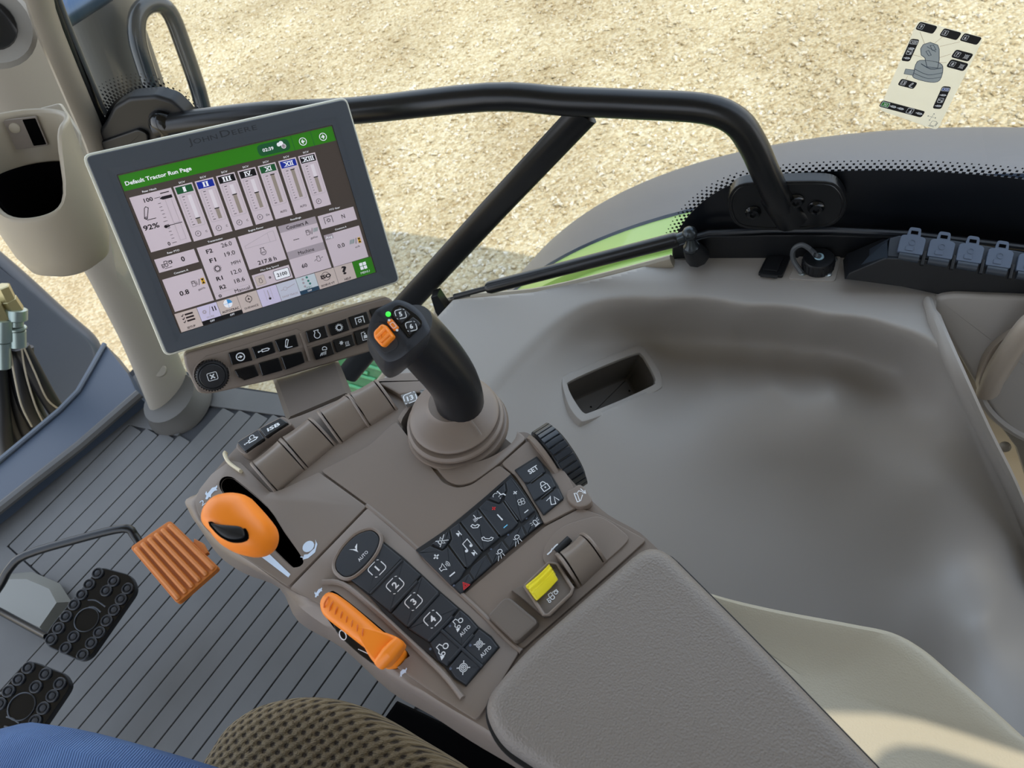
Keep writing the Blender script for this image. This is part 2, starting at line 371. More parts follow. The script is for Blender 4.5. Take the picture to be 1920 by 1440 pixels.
# sun-bleached gravel yard
def gravel_mat(name, base, hi, lo):
    m = bpy.data.materials.new(name); m.use_nodes = True; t = m.node_tree; b = t.nodes['Principled BSDF']; b.inputs['Roughness'].default_value = .9
    b.inputs['Specular IOR Level'].default_value = .2
    g = t.nodes.new('ShaderNodeNewGeometry'); L = t.links.new
    v1 = t.nodes.new('ShaderNodeTexVoronoi'); v1.inputs['Scale'].default_value = 60
    n1 = t.nodes.new('ShaderNodeTexNoise'); n1.inputs['Scale'].default_value = 1.3; n1.inputs['Detail'].default_value = 6
    for x in (v1, n1): L(g.outputs['Position'], x.inputs['Vector'])
    r = t.nodes.new('ShaderNodeValToRGB'); e = r.color_ramp.elements
    e[0].position = .05; e[0].color = tuple(lin(c) for c in lo)+(1,); e[1].position = .95; e[1].color = tuple(lin(c) for c in hi)+(1,)
    k = e.new(.5); k.color = tuple(lin(c) for c in base)+(1,)
    sp = t.nodes.new('ShaderNodeSeparateColor'); L(v1.outputs['Color'], sp.inputs[0]); L(sp.outputs[0], r.inputs[0])
    mx = t.nodes.new('ShaderNodeMixRGB'); mx.blend_type = 'MULTIPLY'; mx.inputs[0].default_value = .55
    r2 = t.nodes.new('ShaderNodeValToRGB'); r2.color_ramp.elements[0].position = .35; r2.color_ramp.elements[0].color = (.62, .56, .47, 1); r2.color_ramp.elements[1].position = .62; r2.color_ramp.elements[1].color = (1, 1, 1, 1)
    L(n1.outputs['Fac'], r2.inputs[0]); L(r.outputs[0], mx.inputs[1]); L(r2.outputs[0], mx.inputs[2]); L(mx.outputs[0], b.inputs['Base Color'])
    bp = t.nodes.new('ShaderNodeBump'); bp.inputs['Distance'].default_value = .012; L(v1.outputs['Distance'], bp.inputs['Height']); bp.invert = True; L(bp.outputs[0], b.inputs['Normal'])
    return m
GM = gravel_mat('gravel_fines', (182, 167, 134), (196, 184, 156), (166, 148, 114))
GM2 = gravel_mat('gravel_stones', (186, 172, 140), (212, 204, 188), (166, 148, 114))
g = one('ground', ([(-14, -10, GZ), (26, -10, GZ), (26, 34, GZ), (-14, 34, GZ)], [[0, 1, 2, 3]]), GM, smooth=False, kind='structure', label='pale sandy gravel yard outside the cab')
# loose stones, too many and too small to count
def stones(n, rmin, rmax, seed):
    r = np.random.default_rng(seed); t = (1+5**.5)/2
    iv = np.array([(-1, t, 0), (1, t, 0), (-1, -t, 0), (1, -t, 0), (0, -1, t), (0, 1, t), (0, -1, -t), (0, 1, -t), (t, 0, -1), (t, 0, 1), (-t, 0, -1), (-t, 0, 1)], float); iv /= np.linalg.norm(iv[0])
    fi = np.array([(0, 11, 5), (0, 5, 1), (0, 1, 7), (0, 7, 10), (0, 10, 11), (1, 5, 9), (5, 11, 4), (11, 10, 2), (10, 7, 6), (7, 1, 8), (3, 9, 4), (3, 4, 2), (3, 2, 6), (3, 6, 8), (3, 8, 9), (4, 9, 5), (2, 4, 11), (6, 2, 10), (8, 6, 7), (9, 8, 1)])
    u = r.random(n)**1.5; X = 1.3+6.2*r.random(n)*(.35+.65*r.random(n)); Y = -1+12.5*u
    k = rmin+(rmax-rmin)*r.random(n)**3.2
    vv = iv[None]*(1+.3*r.standard_normal((n, 12, 1)))*k[:, None, None]*np.stack([.8+.6*r.random(n), .8+.6*r.random(n), .45+.3*r.random(n)], 1)[:, None]
    a = r.random(n)*6.28; c, s = np.cos(a)[:, None], np.sin(a)[:, None]
    x = vv[..., 0]*c-vv[..., 1]*s+X[:, None]; y = vv[..., 0]*s+vv[..., 1]*c+Y[:, None]; z = vv[..., 2]+GZ+.2*k[:, None]
    v = np.stack([x, y, z], -1).reshape(-1, 3); f = (fi[None]+12*np.arange(n)[:, None, None]).reshape(-1, 3)
    return v.tolist(), f.tolist()
one('loose_stones', stones(46000, .0045, .022, 3), GM2, parent=g, smooth=False, kind='stuff')
# ---- cab floor
FL = [1.565, 1.515, 1.465, 1.415, 1.37, 1.325, 1.28, 1.235, 1.19, 1.15, 1.11, 1.07, 1.03, .99, .95, .912, .872, .834, .796, .755, .714, .672, .63, .588, .546]
FW = Fr((0, 0, 0), (1, 0, 0), (0, 0, 1))
fl = one('floor', slab(FW, [(-.9, -.8), (.85, -.8), (.60, .72), (.46, 1.08), (.36, 1.45), (.34, 1.72), (-.6, 1.72), (-.9, .6)], -.05, -.004, bev=.002), MATD, kind='structure', label='dark grey ribbed rubber floor mat of the tractor cab')
for i in range(len(FL)-1):
    y1, y0 = FL[i], FL[i+1]; x0 = -.36 if y1 < 1.3 else -.178; x1 = .172+(1.565-y1)*.25 if y1 > 1.4 else .31+(1.383-y1)*.3
    one('mat_rib', slab(FW, rnd([(x0, y0+.0013), (x1, y0+.0013), (x1, y1-.0013), (x0, y1-.0013)], .004, 2), -.005, .0012, bev=.0012, seg=2), MATG, parent=fl)
mbl = [(-.62, .546), (-.363, .546), (-.363, 1.281), (-.181, 1.281), (-.181, 1.5675), (.170, 1.5675), (.206, 1.4165), (.302, 1.4165), (.305, 1.40), (.559, .546), (.62, .546), (.60, .70), (.455, 1.08), (.35, 1.45), (.33, 1.69), (-.62, 1.69)]
one('mat_border', slab(FW, mbl, -.005, .0012, bev=.001), MATG, parent=fl)
# dark under-seat block at the foot of the console
# ---- front windshield lower frame (blue grey) with raised inner lip
FZ = Fr((0, 0, .03), (1, 0, 0), (0, 0, 1))
one('trim_1', pslab(FZ, '197,645 240,700 262,745 0,958 -120,1050 -160,1000 0,867 60,816 112,772 146,736 168,698', -.06, .0, bev=.004), mat('sill_paint', (62, 71, 84), .45, spec=.4), kind='structure', label='blue-grey sill along the foot of the front window')
lp = [FZ.pt(*q, .012) for q in px('262,738 225,770 150,835 60,905 -60,1000')]
one('trim_2', tube(lp, .012, 8), MATG, kind='structure', label='rounded grey mat edge along the front sill')
lp = [FZ.pt(*q, .006) for q in px('196,645 168,695 146,733 112,768 60,812 0,862 -100,945')]
one('trim_3', tube(lp, .006, 8), mat('rubber_seal', (96, 104, 114), .5), kind='structure', label='thin grey rubber seal edging the front sill')
# ---- window plane of the right side
WA = np.array([.36, 1.45, 0]); WD = nrm((.49, -1.35, 0)); WN = nrm((-1.35, -.49, 0))   # WN points into the cab
FWIN = Fr(WA, WD, WN)
def wp(a, b, d=0.): return FWIN.pt(a, b, d)
gm = bpy.data.materials.new('window_glass'); gm.use_nodes = True; t = gm.node_tree; t.nodes.clear()
o_ = t.nodes.new('ShaderNodeOutputMaterial'); mx = t.nodes.new('ShaderNodeMixShader'); tr = t.nodes.new('ShaderNodeBsdfTransparent'); gl = t.nodes.new('ShaderNodeBsdfGlossy'); fr = t.nodes.new('ShaderNodeLayerWeight'); pw = t.nodes.new('ShaderNodeMath'); pw.operation = 'POWER'; pw.inputs[1].default_value = 4.0; ml = t.nodes.new('ShaderNodeMath'); ml.operation = 'MULTIPLY_ADD'; ml.inputs[1].default_value = .45; ml.inputs[2].default_value = .02
tr.inputs[0].default_value = (.97, .985, .975, 1); gl.inputs['Roughness'].default_value = .02; fr.inputs[0].default_value = .5
t.links.new(fr.outputs['Facing'], pw.inputs[0]); t.links.new(pw.outputs[0], ml.inputs[0]); t.links.new(ml.outputs[0], mx.inputs[0]); t.links.new(tr.outputs[0], mx.inputs[1]); t.links.new(gl.outputs[0], mx.inputs[2]); t.links.new(mx.outputs[0], o_.inputs[0])
win = tag(bpy.data.objects.new('window_1', None), 'right side window with black dotted border', None, None, 'structure'); COL.objects.link(win); win.location = tuple(WA); OFF[win.name] = WA.copy()
one('pane', (lambda q: slab(FWIN, q, -.006, -.001, bev=.0003))([FWIN.uv(*p) for p in px('262,745 760,760 1290,480 1925,470 2250,560')]+[np.array([1.75, .45]), np.array([1.75, 1.6]), np.array([-.1, 1.6]), FWIN.uv(120, 0)]), gm, parent=win, smooth=False)
FRIT = mat('black_ceramic_print', (13, 16, 22), .3)
fr_edge = crv([FWIN.uv(*q) for q in px('1262,452 1285,412 1318,378 1362,350 1420,333 1500,324 1600,320 1700,320 1800,325 1920,336 2100,362')], 5, False)
low = [FWIN.uv(*q) for q in px('2100,560 1925,500 1600,480 1330,478 1262,470')]
one('frit_band', slab(FWIN, list(fr_edge)+low, -.001, .0006, bev=.0002, seg=1), FRIT, parent=win)
lft = crv([FWIN.uv(*q) for q in px('193,232 203,205 222,184 255,172 290,170 318,178 340,198 362,218 385,236')], 5, False)
one('frit_band', slab(FWIN, list(lft)+[FWIN.uv(*q) for q in px('400,300 300,330 205,330 185,300')], -.001, .0006, bev=.0002, seg=1), FRIT, parent=win)
dots = MB()
def frit_dots(edge, outw, rows, pitch):
    L = [0]
    for i in range(1, len(edge)): L.append(L[-1]+np.linalg.norm(edge[i]-edge[i-1]))
    for r, (dd, sz) in enumerate(rows):
        n = int(L[-1]/pitch)
        for k in range(n):
            s_ = (k+.5*(r % 2))*pitch; i = int(np.searchsorted(L, s_)); i = min(max(i, 1), len(edge)-1)
            tt = (s_-L[i-1])/max(L[i]-L[i-1], 1e-6); q = edge[i-1]*(1-tt)+edge[i]*tt; e = nrm(edge[i]-edge[i-1]); nn = np.array([-e[1], e[0]])*outw
            c = q+nn*dd; a = e*sz/2; b = nn*sz/2
            dots.add(([FWIN.w(*p_, .0003) for p_ in (c-a-b, c+a-b, c+a+b, c-a+b)], [[0, 1, 2, 3]]), FRIT)
sgn = 1 if (np.cross(fr_edge[-1]-fr_edge[0], FWIN.uv(1500, 200)-fr_edge[0]) > 0) else -1
frit_dots(fr_edge, sgn, [(.0006, .0044), (.0052, .0036), (.0100, .0028), (.0146, .0019)], .0078)
frit_dots(lft, sgn, [(.0006, .0052), (.0058, .0046), (.0112, .0040), (.0166, .0032), (.0218, .0024), (.0266, .0016)], .0078)
dots.build('frit_dots', parent=win, smooth=False, kind='stuff')
# black lower window frame and rubber seal
FR2 = Fr(WA+WN*.004, WD, WN)
one('window_frame', slab(FR2, [FR2.uv(*q) for q in px('1262,452 1330,432 1440,428 1560,428 1700,434 2000,470 2250,520 2250,640 2000,590 1700,520 1600,486 1430,482 1330,490 1262,486')], -.004, .014, bev=.003), BLACKM, parent=win)
one('window_seal', tube([wp(*q, .02) for q in px('1262,456 1330,437 1440,431 1560,431 1700,438 2000,474')], .004, 8), mat('seal_dark', (40, 44, 50), .4), parent=win)
# ---- right inner panel (basin shaped) built as a height field on the window plane
rim = np.array(crv(px('905,775 955,708 1010,648 1065,600 1125,572 1240,566 1400,578 1550,595 1680,618 1745,655 1790,735 1840,850 1890,970 1930,1060 2000,1250 1900,1420 1200,1420 850,1200 800,950'), 5))
def sdist(x, y):
    x = np.atleast_1d(np.asarray(x, float)); y = np.atleast_1d(np.asarray(y, float)); dm = np.full(x.shape, 1e9); ins = np.zeros(x.shape, int)
    for i in range(len(rim)):
        ax, ay = rim[i]; bx_, by = rim[(i+1) % len(rim)]; ex, ey = bx_-ax, by-ay; tt = np.clip(((x-ax)*ex+(y-ay)*ey)/(ex*ex+ey*ey+1e-9), 0, 1)
        dm = np.minimum(dm, np.hypot(x-ax-tt*ex, y-ay-tt*ey)); ins += ((ay > y) != (by > y)) & (x < ex*(y-ay)/(ey if abs(ey) > 1e-9 else 1e-9)+ax)
    return np.where(ins % 2 == 1, dm, -dm)
CP = px('905,775 955,708 1010,648 1065,600 1125,572 1240,566 1400,578 1550,595 1680,618 1745,655 1790,735 1840,850 1890,970 1950,1100')
LZ = .42
def Dled(x, y): return float((Z(x, y, LZ)-WA)@WN)
ctl = [(x, y, Dled(x, y)) for x, y in CP[:8]]+[(1680, 618, .150), (1745, 655, .165), (1790, 735, .19), (1840, 850, .22), (1890, 970, .25), (1950, 1100, .28)]
def DZ(x, y, z): return float((Z(x, y, z)-WA)@WN)
ctl += [(x, y, DZ(x, y, z)) for x, y, z in ((1000, 760, .385), (1100, 640, .365), (1160, 720, .345), (1050, 850, .35), (1240, 765, .31), (1450, 745, .30), 
        (1450, 880, .235), (1300, 900, .265), (1600, 900, .225), (1750, 900, .25), (1200, 1000, .27), (1450, 1050, .165), (1700, 1080, .15), (1850, 1150, .17), (1450, 1150, .13), (1100, 1150, .25), (1700, 1250, .10), (1350, 1300, .12), (2000, 1300, .14))]
ctl += [(1240, 612, .070), (1320, 622, .066), (1400, 632, .068), (1480, 642, .074), (1550, 652, .082), (1620, 662, .095), (1690, 680, .115), (1170, 612, .095), (1250, 690, .125), (1350, 710, .145), (1450, 722, .160), (1560, 725, .165), (1670, 740, .155)]
ca = np.array(ctl); QP = ca[:, :2]/400
def phi(r): return np.where(r > 1e-9, r*r*np.log(np.maximum(r, 1e-9)), 0)
R_ = np.sqrt(((QP[:, None]-QP[None])**2).sum(-1)); NQ = len(QP)
A_ = np.zeros((NQ+3, NQ+3)); A_[:NQ, :NQ] = phi(R_)+np.eye(NQ)*.002; A_[:NQ, NQ] = 1; A_[:NQ, NQ+1:] = QP; A_[NQ, :NQ] = 1; A_[NQ+1:, :NQ] = QP.T
wt = np.linalg.solve(A_, np.append(ca[:, 2], [0, 0, 0]))
def rays(x, y): return np.stack([(x-CX)/FP, -(y-CY)/FP, -np.ones_like(x)], -1)@RW.T
def DledV(x, y): d = rays(x, y); p_ = EYE+d*((LZ-EYE[2])/d[:, 2])[:, None]; return (p_-WA)@WN
def Din(x, y):
    x = np.atleast_1d(np.asarray(x, float)); y = np.atleast_1d(np.asarray(y, float))
    r = np.sqrt(((QP[None]-np.stack([x, y], -1)[:, None]/400)**2).sum(-1)); o = phi(r)@wt[:NQ]+wt[NQ]+wt[NQ+1]*x/400+wt[NQ+2]*y/400
    return o if len(o) > 1 else float(o[0])
def DpanV(x, y):
    sd = sdist(x, y); a = DledV(x, y); t_ = np.clip((sd+60)/60, 0, 1); b = np.atleast_1d(Din(x, y))+(1-t_)*.03; k = .026
    h = np.maximum(k-np.abs(a-b), 0)/k; m_ = np.minimum(a, b)-h*h*k/4; w_ = np.clip((sd+60)/20, 0, 1); return np.maximum(a*(1-w_)+m_*w_, .006)
def Dpan(x, y): return float(DpanV(np.array([float(x)]), np.array([float(y)]))[0])
PX0, PX1, PY0, PY1 = 640, 2160, 440, 1500
pocket_out = np.array(px('1058,712 1064,706 1186,655 1203,655 1212,664 1236,706 1237,722 1228,728 1104,782 1090,780 1076,768 1060,726'))
def inside(P_, x, y):
    a = P_; b = np.roll(P_, -1, 0); return (((a[:, 1] > y) != (b[:, 1] > y)) & (x < (b[:, 0]-a[:, 0])*(y-a[:, 1])/(b[:, 1]-a[:, 1]+1e-12)+a[:, 0])).sum() % 2 == 1
outl = np.array(px('700,735 735,690 775,650 815,600 838,575 850,562 1000,548 1130,520 1262,486 1330,478 1600,472 1700,468 1762,500 1754,594 1790,690 1840,800 1890,900 1935,1010 1990,1150 2100,1400 2120,1500 1300,1500 1150,1330 1010,1150 880,960 770,800'))
NU, NV = 260, 240
GX, GY = np.meshgrid(PX0+(PX1-PX0)*np.arange(NU+1)/NU, PY0+(PY1-PY0)*np.arange(NV+1)/NV); GX = GX.ravel(); GY = GY.ravel(); GD = DpanV(GX, GY)
_d = rays(GX, GY); GP = EYE+_d*(((WA+WN*0-EYE)@WN+GD)/(_d@WN))[:, None]
def pan(u, v): return GP[int(round(v*NV))*(NU+1)+int(round(u*NU))]
def keep(u, v):
    x = PX0+(PX1-PX0)*u; y = PY0+(PY1-PY0)*v; return inside(outl, x, y) and not inside(pocket_out, x, y)
vv, ff = gridsurf(pan, NU, NV, keep)
# snap border vertices of the grid on the outline for a clean edge
used = set(i for f in ff for i in f); cnt = {}
for f in ff:
    for i in f: cnt[i] = cnt.get(i, 0)+1
def nearest(poly, x, y):
    a = poly; b = np.roll(poly, -1, 0); p = np.array([x, y]); ab = b-a; tt = np.clip(((p-a)*ab).sum(1)/((ab**2).sum(1)+1e-9), 0, 1); c = a+ab*tt[:, None]; d = ((c-p)**2).sum(1); return c[d.argmin()], d.min()**.5
vv = list(vv)
for i in used:
    if cnt[i] < 4:
        x = PX0+(PX1-PX0)*(i % (NU+1))/NU; y = PY0+(PY1-PY0)*(i//(NU+1))/NV
        for poly in (outl, pocket_out):
            c, d = nearest(poly, x, y)
            if d < 8: vv[i] = wp(c[0], c[1], max(Dpan(*c), .006))
mp = {i: k for k, i in enumerate(sorted(used))}
vv = [vv[i] for i in sorted(used)]; ff = [[mp[i] for i in f] for f in ff]
wr = one('wall_right', (vv, ff), PANEL, kind='structure', ang=60, label='grey-taupe moulded side panel with a deep basin')
md = wr.modifiers.new('thick', 'SOLIDIFY'); md.thickness = .003; md.offset = -1
# finish of the pocket: raised rim, inner box
d0 = Dpan(1085, 785); pr = wp(1150, 715, Din(1150, 715)+.0)
c1, c2, c3 = wp(1062, 716, Dpan(1062, 716)), wp(1200, 655, Dpan(1200, 655)), wp(1225, 728, Dpan(1225, 728)); c4 = wp(1095, 782, Dpan(1095, 782))
pn = nrm(np.cross(c2-c4, c1-c3)); pn = pn if pn@(EYE-pr) > 0 else -pn
FP_ = Fr((c1+c2+c3+c4)/4, c2-c1+c3-c4, pn)
rimp = crv(FP_.uvs('1053,712 1062,701 1120,675 1186,649 1205,650 1214,660 1236,692 1243,718 1234,732 1165,765 1102,789 1086,787 1068,765 1057,736', .004), 4)
inp = crv(FP_.uvs('1066,723 1071,714 1130,687 1192,663 1203,665 1210,674 1227,706 1227,716 1222,722 1165,748 1108,771 1096,773 1086,762 1073,741', .004), 4)
rimp = ccw(rimp); inp = ccw(inp)
wl = lambda L, h: [FP_.w(a[0], a[1], h) for a in L]
lip = rings([wl(offset(rimp, -.002), -.010), wl(rimp, .0), wl(offset(rimp, .0012), .0035), wl(offset(rimp, .004), .0045), wl(offset(inp, -.001), .0035), wl(inp, .001), wl(offset(inp, .001), -.06)], False, False)
one('pocket_rim', lip, PANEL, parent=wr, ang=50)
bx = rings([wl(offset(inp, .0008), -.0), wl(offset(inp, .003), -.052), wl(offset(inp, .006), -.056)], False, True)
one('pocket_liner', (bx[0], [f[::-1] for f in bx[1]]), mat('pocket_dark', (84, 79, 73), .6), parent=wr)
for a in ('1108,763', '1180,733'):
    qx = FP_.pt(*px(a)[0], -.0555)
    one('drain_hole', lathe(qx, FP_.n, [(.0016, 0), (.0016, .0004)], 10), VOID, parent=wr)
# front edge return of the panel
# ---- front right pillar, upper trim, seals
def strip(name, pts, y, rads, m, label=None, n=16, ell=1.0, kind='structure'):
    P_ = [Yp(a, b, y) for a, b in pts]; P_ = crv(P_, 4, False)
    rr = np.interp(np.linspace(0, 1, len(P_)), np.linspace(0, 1, len(rads)), rads)
    return one(name, tube(P_, [(r, r*ell) for r in rr], n), m, kind=kind, label=label)
strip('trim_4', px('330,770 298,690 262,610 215,510 165,400 110,280 50,150 -20,0 -70,-110'), 1.50, [.055, .053, .05, .052, .06, .075, .09, .10, .10], BEIGE2, 'beige-grey front corner pillar rising from the floor', 24, .6)
# pillar foot: flared rubber boot with one round screw cover
pb = Z(312, 735, .06)
FPB = Fr(pb, (1, 0, 0), (-.28, .0, .96))
ft = MB().add(lathe(pb+V(0, 0, -.06), (-.12, 0, 1), [(.082, -.0), (.080, .012), (.070, .03), (.066, .045)], 28), mat('boot_rubber', (84, 81, 76), .55)).build('trim_5', kind='structure', label='dark rubber boot around the foot of the front pillar')
bc = Z(298, 694, .12)
one('screw_cover', lathe(bc, nrm(EYE-bc)*.5+V(-.2, -.5, .2), [(.018, -.012), (.017, -.002), (.014, .002), (.005, .003)], 20), BEIGE2, parent=ft)
# slim trim strips and seals beside the pillar (toward the glass)
def wstrip(name, pts, d, r, m, label, n=10, ell=.5):
    P_ = crv([wp(a, b, d) for a, b in pts], 3, False)
    return one(name, tube(P_, (r, r*ell) and [(r, r*ell)]*len(P_), n, up=WN), m, kind='structure', label=label)
wstrip('trim_6', px('62,-60 80,20 128,140 176,255 190,300'), .03, .022, BEIGE2, 'grey-beige strip between the front pillar and the black glass seals', 14, .6)
wstrip('trim_7', px('86,-60 100,0 146,120 190,232 200,262'), .012, .011, BLACKM, 'outer black rubber seal of the side glass')
wstrip('trim_8', px('105,-60 112,0 155,110 198,212'), .006, .0045, mat('seal_grey', (70, 74, 78), .4), 'thin grey glazing bead beside the black seal')
# ---------------- sticker on the glass
DEC = bpy.data.materials.new('sticker_film'); DEC.use_nodes = True; t = DEC.node_tree; b = t.nodes['Principled BSDF']
b.inputs['Base Color'].default_value = (.88, .86, .74, 1); b.inputs['Roughness'].default_value = .6; b.inputs['Alpha'].default_value = 1
tl_ = t.nodes.new('ShaderNodeBsdfTranslucent'); tl_.inputs[0].default_value = (1, .95, .80, 1); tp_ = t.nodes.new('ShaderNodeBsdfTransparent'); m1_ = t.nodes.new('ShaderNodeMixShader'); m1_.inputs[0].default_value = .62; m2_ = t.nodes.new('ShaderNodeMixShader'); m2_.inputs[0].default_value = .35
t.links.new(tp_.outputs[0], m1_.inputs[1]); t.links.new(tl_.outputs[0], m1_.inputs[2]); t.links.new(m1_.outputs[0], m2_.inputs[1]); t.links.new(b.outputs[0], m2_.inputs[2]); t.links.new(m2_.outputs[0], t.nodes['Material Output'].inputs[0])
FD = Fr(WA+WN*.0008, WD, WN)
dq = FD.uvs('1721,38 1845,70 1757,244 1648,206'); dk = MB().add(slab(FD, rnd(ccw(dq), .005, 3), 0, .0002, bev=.00005, seg=1), DEC).build('instruction_sticker', label='pale joystick diagram sticker on the side window', cat='sticker')
GRY = mat('sticker_grey', (176, 186, 188), .7); DK = mat('sticker_black', (20, 20, 24), .6); OUT = mat('sticker_line', (70, 84, 100), .7); LINE = mat('sticker_leader', (150, 120, 80), .7)
I = Ink().on(FD, .0003)
uv = lambda s: FD.uvs(s)
def label_px(c, d, n_, w, h):
    f = FD.at(c, d); k = FD.mm(c, 1); I.on(f, .0003); I.poly(rrect(-w*k/2, -h*k/2, w*k/2, h*k/2, h*k*.28), DK); return f, k
def tile(c, txt, col=None, dx=0, s=5.2, d=(26, 7)):
    f, k = FD.at(c, d), FD.mm(c, 1); I.on(f, .0003); I.poly(rrect(dx*k-s*k, -s*k, dx*k+s*k, s*k, 1.4*k), WHITE, 1); I.poly(rrect(dx*k-s*k*.86, -s*k*.86, dx*k+s*k*.86, s*k*.86, 1.2*k), col or DK, 2)
    I.text(txt, dx*k, -3.1*k, 6.2*k, WHITE, 3, bold=.02, width=None if len(txt) < 3 else 1.4*s*k)
for c, txt in (((1737, 52), '9'), ((1782, 64), '5'), ((1820, 73), '6')): label_px(c, (26, 7), 0, 38, 17); tile(c, txt, dx=-11)
for c, txt in (((1804, 104), '7'), ((1795, 122), '8')):
    f, k = label_px(c, (26, 7), 0, 38, 18); tile(c, txt, dx=-10); I.on(f, .0003); icon(I, 'diff', 6.5*k, x=9*k, l=2, w=.2)
f, k = label_px((1701.5, 157), (26, 7), 0, 34, 15); tile((1701.5, 157), '13', dx=-8.5, s=5); I.on(f, .0003); icon(I, 'arm', 5*k, x=8*k, l=2, w=.25)
for c, txt, col in (((1706.7, 94), 'XIII', None), ((1765.7, 183), 'XII', mat('st_blue', (30, 80, 170), .6))):
    f, k = label_px(c, (15, -33), 0, 48 if txt == 'XIII' else 52, 17); L_ = 24 if txt == 'XIII' else 26
    g_ = Fr(f.w(.0, 0), f.v*-1, f.n)        # upright inside the vertical label
    I.on(g_, .0003)
    # long axis runs along +y of g_
    yy = [L_-7, L_-20, 2-L_+17, 2-L_+5]
    I.poly(rrect(-7*k, (yy[0]-4)*k, 7*k, (yy[0]+4)*k, 1.5*k), WHITE, 1); I.poly(rrect(-6*k, (yy[0]-3)*k, 6*k, (yy[0]+3)*k, 1*k), col or DK, 2); I.text(txt, 0, (yy[0]-2.2)*k, 4.6*k, WHITE, 3, bold=.02, width=9*k)
    for y_ in yy[1:2]+yy[3:]: icon(I, 'cyl', 5.5*k, y=y_*k, l=1, w=.3)
    I.path(rrect(-5*k, (yy[2]-4)*k, 5*k, (yy[2]+6)*k, 2*k), 1*k, WHITE, 1, True); I.poly([(1*k, (yy[2]-3)*k), (4*k, (yy[2]-3)*k), (2.5*k, (yy[2]+5)*k)], WHITE, 1); I.rect(-4*k, (yy[2]+.5)*k, -0*k, (yy[2]+3)*k, WHITE, 1)
f, k = label_px((1691, 204), (36, 9.5), 0, 90, 15); I.on(f, .0003)
I.poly(rrect(-43*k, -5.5*k, -27*k, 5.5*k, 1.5*k), WHITE, 1); I.poly(rrect(-42*k, -4.5*k, -28*k, 4.5*k, 1.2*k), mat('st_green', (60, 150, 60), .6), 2); I.text('XI', -35*k, -3*k, 6*k, WHITE, 3, bold=.02)
for x_ in (-19, -3, 36): icon(I, 'cyl', 6*k, x=x_*k, l=1, w=.3)
I.path(rrect(11*k, -5.5*k, 23*k, 6*k, 2*k), 1*k, WHITE, 1, True); I.poly([(16*k, -4*k), (21*k, -4*k), (18.5*k, 5*k)], WHITE, 1)
I.on(FD, .0003)
for s_ in ('1725,60 1734,83', '1767,69 1752,81', '1800,78 1762,87', '1783,101 1745,113', '1775,117 1748,117', '1710,102 1729,107', '1702,142 1698,149'): I.path(uv(s_), .0003, LINE)
bellow = ['1720,115 1738,113 1762,118 1768,129 1762,150 1745,154 1714,146 1713,136', ]
I.poly(crv(uv(bellow[0]), 3), GRY); I.path(crv(uv(bellow[0]), 3), .0006, OUT, 1, True)
stick = '1731,83 1744,79 1758,84 1761,92 1761,112 1758,127 1738,125 1734,108 1727,103 1726,91'
I.poly(uv(stick), GRY, 1); I.path(uv(stick), .0006, OUT, 2, True); I.path(crv(uv('1727,119 1745,129 1766,127'), 3, False), .0008, OUT, 3)
for s_ in ('1715,129 1740,140 1767,136', '1714,137 1740,147 1765,144'): I.path(crv(uv(s_), 3, False), .0005, OUT, 3)
I.path(uv('1736,96 1741,104 1746,103 1741,94'), .0005, OUT, 3, True); I.path(uv('1744,85 1750,84 1755,93 1748,94'), .0005, OUT, 3, True); I.path(uv('1738,87 1755,97'), .0005, OUT, 3)
I.poly(uv('1698,129 1715,131 1712,141 1695,138'), GRY, 1); I.path(uv('1698,129 1715,131 1712,141 1695,138'), .0005, OUT, 2, True)
f = FD.at((1657, 214), (24, 6)); k = FD.mm((1657, 214), 1); I.on(f, .0003).text('L223251', 0, -2*k, 4.6*k, OUT, 1, bold=.0, width=22*k)
f = FD.at((1747, 219), (26, 7)); I.on(f, .0003)
for q in ((0, 1), (0, -1), (1, 0), (-1, 0)): I.path([(0, 0), (q[0]*5*k, q[1]*5*k)], .5*k, OUT, 1); c_ = (q[0]*7.5*k, q[1]*7.5*k); I.poly([(c_[0]+q[0]*1.5*k, c_[1]+q[1]*1.5*k), (c_[0]-q[0]*k+q[1]*1.6*k, c_[1]-q[1]*k+q[0]*1.6*k), (c_[0]-q[0]*k-q[1]*1.6*k, c_[1]-q[1]*k-q[0]*1.6*k)], OUT, 1)
f = FD.at((1750, 231), (26, 7)); I.on(f, .0003).path(rrect(-5*k, -5*k, 5*k, 5*k, 2*k), .7*k, OUT, 1, True); I.path([(-6*k, -7*k), (5*k, -7*k)], 1*k, OUT, 1); I.path([(7*k, -5*k), (7*k, 4*k)], 1*k, OUT, 1)
I.build('sticker_print', parent=dk, smooth=False, label='dark joystick drawing and numbered labels')
# ---------------- black handle bar in front of the side window
hb = empty('window_handle_bar', wp(1480, 390, .03), 'long black tubular handle bar crossing the side window', 'handle bar')
path = crv([wp(*q, d) for q, d in zip(px('300,240 340,232 500,214 670,207 915,182 1060,190 1200,196 1322,204 1380,228 1412,272 1436,325 1462,378 1478,400'), [.03]*11+[.022, .016])], 4, False)
rr = [.0175]*len(path)
one('tube', tube(path, rr, 18), BLACKP, parent=hb)
one('strut', tube([wp(1096, 212, .034), wp(930, 388, .032), wp(742, 592, .03), wp(650, 705, .03)], [(.019, .008), (.020, .008), (.022, .009), (.023, .009)], 12, up=WD), BLACKP, parent=hb)
FPL = Fr(WA+WN*.018, WD, WN)
pl = crv(FPL.uvs('1364,385 1372,358 1398,343 1470,340 1548,340 1575,352 1588,380 1580,408 1552,426 1485,432 1415,431 1378,420', .006), 3)
one('mounting_plate', slab(FPL, pl, -.01, .006, bev=.002), BLACKP, parent=hb)
